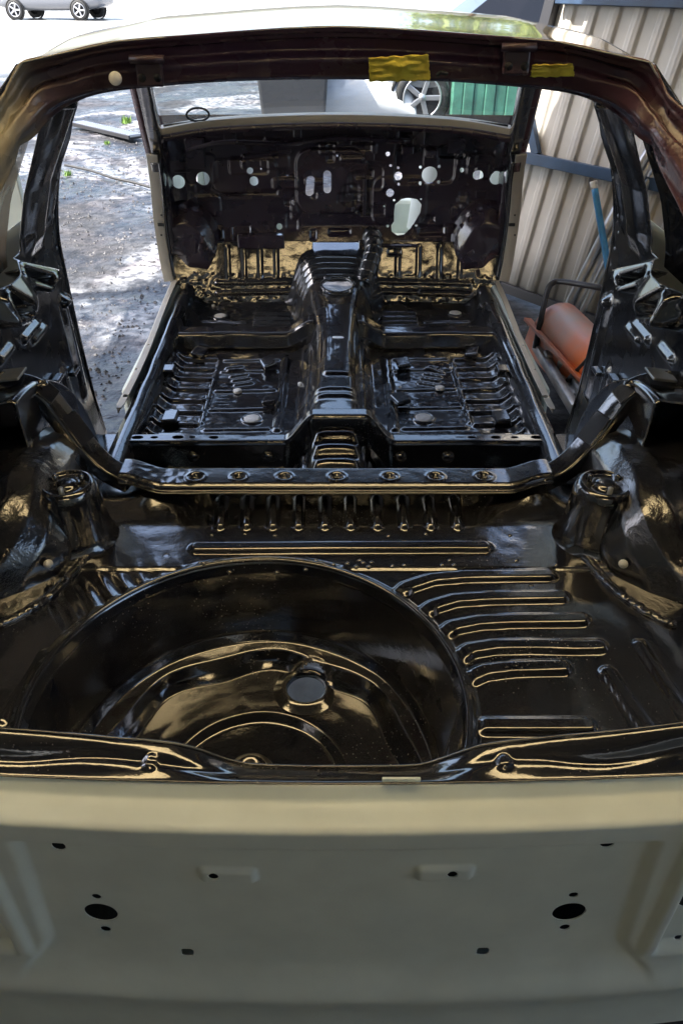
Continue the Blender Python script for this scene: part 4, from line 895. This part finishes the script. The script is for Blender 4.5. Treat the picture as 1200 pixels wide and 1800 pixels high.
# -- white car beyond the windscreen (whole car, seen in part)
def build_car(name, loc, rz, label, m='white'):
    t = empty(name, loc, label, 'car', 'cars parked across the yard')
    T = Matrix.Translation(loc) @ Matrix.Rotation(rz, 4, 'Z')
    st = [(-2.05, .45, .62, .70), (-1.95, .35, .74, .80), (-1.5, .28, .90, .84), (-.9, .26, .98, .86), (0, .25, 1.0, .86), (.9, .26, 1.0, .86), (1.6, .3, 1.0, .85), (1.95, .38, .95, .80), (2.08, .5, .80, .72)]
    V = []; ring = 12
    for x, z0, z1, hw in st:
        for j in range(ring):
            a = 2 * math.pi * j / ring + math.pi / ring; cx, cz = math.cos(a), math.sin(a); e = .45
            V.append(T @ Vector((x, hw * math.copysign(abs(cx) ** e, cx), (z0 + z1) / 2 + (z1 - z0) / 2 * math.copysign(abs(cz) ** e, cz))))
    Fc = [(i * ring + j, i * ring + (j + 1) % ring, (i + 1) * ring + (j + 1) % ring, (i + 1) * ring + j) for i in range(len(st) - 1) for j in range(ring)] + [tuple(range(ring - 1, -1, -1)), tuple(range((len(st) - 1) * ring, len(st) * ring))]
    o = make('body', V, Fc, m, t); s = o.modifiers.new('s', 'SUBSURF'); s.levels = s.render_levels = 2
    cab = [(-1.0, .97, .0), (-.35, 1.42, .62), (.0, 1.47, .63), (.9, 1.45, .62), (1.75, .99, .0)]
    V = []
    for x, z, hw in cab:
        if hw == 0: V += [T @ Vector((x, -.74, .96)), T @ Vector((x, -.70, .965)), T @ Vector((x, .70, .965)), T @ Vector((x, .74, .96))]
        else: V += [T @ Vector((x, -.76, .96)), T @ Vector((x, -hw, z)), T @ Vector((x, hw, z)), T @ Vector((x, .76, .96))]
    Fc = [(i * 4 + j, i * 4 + j + 1, i * 4 + j + 5, i * 4 + j + 4) for i in range(4) for j in range(3)]
    make('glasshouse', V, Fc, 'redlamp', t, False)
    make('roof_panel', [T @ Vector((x, y, z + .012)) for x, z in ((-.35, 1.42), (0, 1.47), (.9, 1.45)) for y in (-.61, .61)], [(0, 2, 3, 1), (2, 4, 5, 3)], m, t, True, .02)
    for sx in (-1.28, 1.25):
        for sy in (-1, 1):
            c_ = T @ Vector((sx, sy * .80, .31)); axd = T.to_3x3() @ Vector((0, sy, 0))
            wl = lathe('wheel', [(.20, -.10), (.285, -.10), (.31, -.07), (.31, .06), (.285, .085), (.225, .085), (.215, .07)], c_, 'tyre', t, 32, axis=axd)
            lathe('rim', [(.225, .08), (.215, .088), (.205, .07), (.20, .0), (.0, -.02)], c_, 'darkgrey', wl, 32, axis=axd)
            q = axd.to_track_quat('Z', 'Y')
            for k in range(5):
                a = 2 * math.pi * k / 5; rm = q.to_matrix() @ Matrix.Rotation(a, 3, 'Z')
                box('spoke', c_ + rm @ Vector((.12, .0, .07)), (.19, .055, .03), 'alloy', wl, .008, rm)
            lathe('rim_lip', [(.225, .082), (.222, .092), (.205, .092), (.20, .08)], c_, 'alloy', wl, 32, axis=axd)
            lathe('hub_cap', [(.05, .07), (.04, .095), (0, .098)], c_, 'alloy', wl, 16, axis=axd)
            lathe('wheel_arch', [(.37, .0), (.37, .05), (.335, .055), (.33, -.02)], c_ + axd * .005, 'rubber', t, 24, axis=axd, a0=0, a1=2 * math.pi)
    for sy in (-1, 1):
        box('headlight', T @ Vector((-1.93, sy * .56, .66)), (.08, .3, .12), 'plug', t, .02, T.to_3x3())
        box('tail_lamp', T @ Vector((2.0, sy * .6, .76)), (.06, .2, .2), 'orange', t, .02, T.to_3x3())
    return t
q = onZ(738, 224, 0)
build_car('parked_car', (q[0] + 1.28, q[1] + .85, 0), 0, 'white car with five spoke alloy wheel seen through the windscreen')
q = onZ(95, 33, 0); build_car('parked_car', (q[0] + .2, q[1], 0), R(-8), 'far grey car at the top left corner beyond the roof', 'greycar')
# -- dark grey bin and green container beyond the windscreen
q = onZ(520, 224, 0); bn = empty('grey_bin', (q[0], q[1], 0), 'dark grey plastic skip bin left of the white car', 'bin')
make('tub', [(q[0] + x * sx, q[1] + y * .5, z) for z, sx in ((.05, .34), (1.0, .42)) for x, y in ((-1, -1), (1, -1), (1, 1), (-1, 1))], [(3, 2, 1, 0), (4, 5, 6, 7), (0, 1, 5, 4), (1, 2, 6, 5), (2, 3, 7, 6), (3, 0, 4, 7)], 'darkgrey', bn, False, 0, .03)
sweep('rim', [(q[0] - .44, q[1] - .52, .98), (q[0] + .44, q[1] - .52, .98)], [(-.03, -.04), (-.03, .04), (.03, .04), (.03, -.04)], 'darkgrey', bn, n=3, bevel=.008)
box('lid', (q[0], q[1], 1.03), (.9, 1.08, .05), 'darkgrey', bn, .02)
for sx in (-1, 1): lathe('wheel', [(.0, -.03), (.09, -.03), (.1, 0), (.09, .03), (0, .03)], (q[0] + sx * .3, q[1] + .45, .09), 'tyre', bn, 20, axis=(1, 0, 0))
q0 = onZ(782, 222, 0); gc = empty('green_crate', (q0[0] + .9, q0[1] - .1, 0), 'low green steel crate with a white corner post beyond the windscreen', 'crate')
L0, R0 = q0[0] + .02, onZ(893, 222, 0)[0]
for i in range(6):
    x0 = L0 + (R0 - L0) * i / 6; box('side_panel', ((x0 + (R0 - L0) / 12), q0[1] - .25 - .012 * (i % 2), .47), ((R0 - L0) / 6 - .004, .05, .86), 'green', gc, .012)
box('side_return', (L0 + .03, q0[1] + .9, .47), (.05, 2.2, .86), 'green', gc, .01)
box('corner_post', (R0 + .05, q0[1] - .25, .47), (.09, .09, .9), 'white', gc, .01)
box('base_rail', ((L0 + R0) / 2, q0[1] - .25, .05), (R0 - L0, .09, .09), 'darksteel', gc, .01)

# -- crumpled white dust sheet between the bin and the white car
q = onZ(640, 222, 0)
def dust(U, V):
    r = np.maximum(0, 1 - U ** 2) ** .5 * np.maximum(0, 1 - V ** 2) ** .5
    return q[0] + U * .62, q[1] + .3 + V * .45, .62 * r ** .6 + .10 * vnoise(U, V, 4) * r + .05 * vnoise(U + 5, V, 9) * r
tag(sheet('dust_sheet', 'white', None, np.linspace(-1, 1, 60), np.linspace(-1, 1, 40), dust, None, .003), 'crumpled white sheet over a pile between grey bin and white car', 'sheet')
# -- loose stones on the yard left of the car
rs = np.random.RandomState(5); N = 9000; base = np.array([(1, 0, 0), (0, 1, 0), (-1, 0, 0), (0, -1, 0), (0, 0, .8), (0, 0, -.8)]); fac = np.array([(0, 1, 4), (1, 2, 4), (2, 3, 4), (3, 0, 4), (1, 0, 5), (2, 1, 5), (3, 2, 5), (0, 3, 5)])
cx = -1.0 - 4.2 * rs.rand(N) ** 1.3; cy = 2.3 + 8.5 * rs.rand(N) ** 1.2; sz = .004 + .013 * rs.rand(N) ** 3
gz = groundP(cx, cy)[2]; sq = .6 + .8 * rs.rand(N, 1, 3); VV = base[None] * sz[:, None, None] * sq; an = rs.rand(N) * 6.28; ca_, sa_ = np.cos(an)[:, None], np.sin(an)[:, None]
VV = np.stack([VV[..., 0] * ca_ - VV[..., 1] * sa_, VV[..., 0] * sa_ + VV[..., 1] * ca_, VV[..., 2]], -1) + np.stack([cx, cy, gz], -1)[:, None]
st_o = make('loose_stones', VV.reshape(-1, 3), (fac[None] + 6 * np.arange(N)[:, None, None]).reshape(-1, 3), 'stone', None, False); st_o['kind'] = 'stuff'; tag(st_o, 'loose stones scattered over the wet yard left of the car', 'gravel')
# -- trees beyond the yard, mirrored in the roof
def tree(x, y, h, r, label):
    t = empty('broadleaf_tree', (x, y, 0), label, 'tree', 'trees beyond the yard')
    tr = tube('trunk', [(x, y, -.05), (x + .1, y, h * .3), (x - .1, y + .1, h * .7)], .16, 'bark', t, 5, 10)
    for k in range(5):
        a = k * 1.3; tube('limb', [(x, y, h * (.3 + .06 * k)), (x + r * .4 * math.cos(a), y + r * .4 * math.sin(a), h * (.5 + .06 * k)), (x + r * .75 * math.cos(a), y + r * .75 * math.sin(a), h * (.62 + .06 * k))], .06, 'bark', tr, 4, 7)
    rs = np.random.RandomState(int(abs(x * 13)) + 5); N = 2600; cl = rs.normal(size=(26, 3)); cl /= np.linalg.norm(cl, axis=1)[:, None]; cl *= (rs.rand(26, 1) ** .4) * r * .75
    C = cl[rs.randint(0, 26, N)] + rs.normal(size=(N, 3)) * r * .22; C[:, 2] *= .85; C += [x, y, h * .68]
    A = rs.normal(size=(N, 3)); A /= np.linalg.norm(A, axis=1)[:, None]; B = np.cross(A, rs.normal(size=(N, 3))); B /= np.linalg.norm(B, axis=1)[:, None]; s = .16 + .16 * rs.rand(N, 1)
    V = np.concatenate([C + A * s, C + B * s * .6, C - A * s, C - B * s * .6], 1).reshape(-1, 3); make('crown', V, np.arange(4 * N).reshape(-1, 4), 'leaf', t, False)
tree(7, 46, 9, 3.2, 'left tree of the row far behind the yard'); tree(11.5, 48, 10, 3.4, 'middle tree of the row far behind the yard'); tree(16, 45, 9, 3.3, 'right tree of the row far behind the yard')
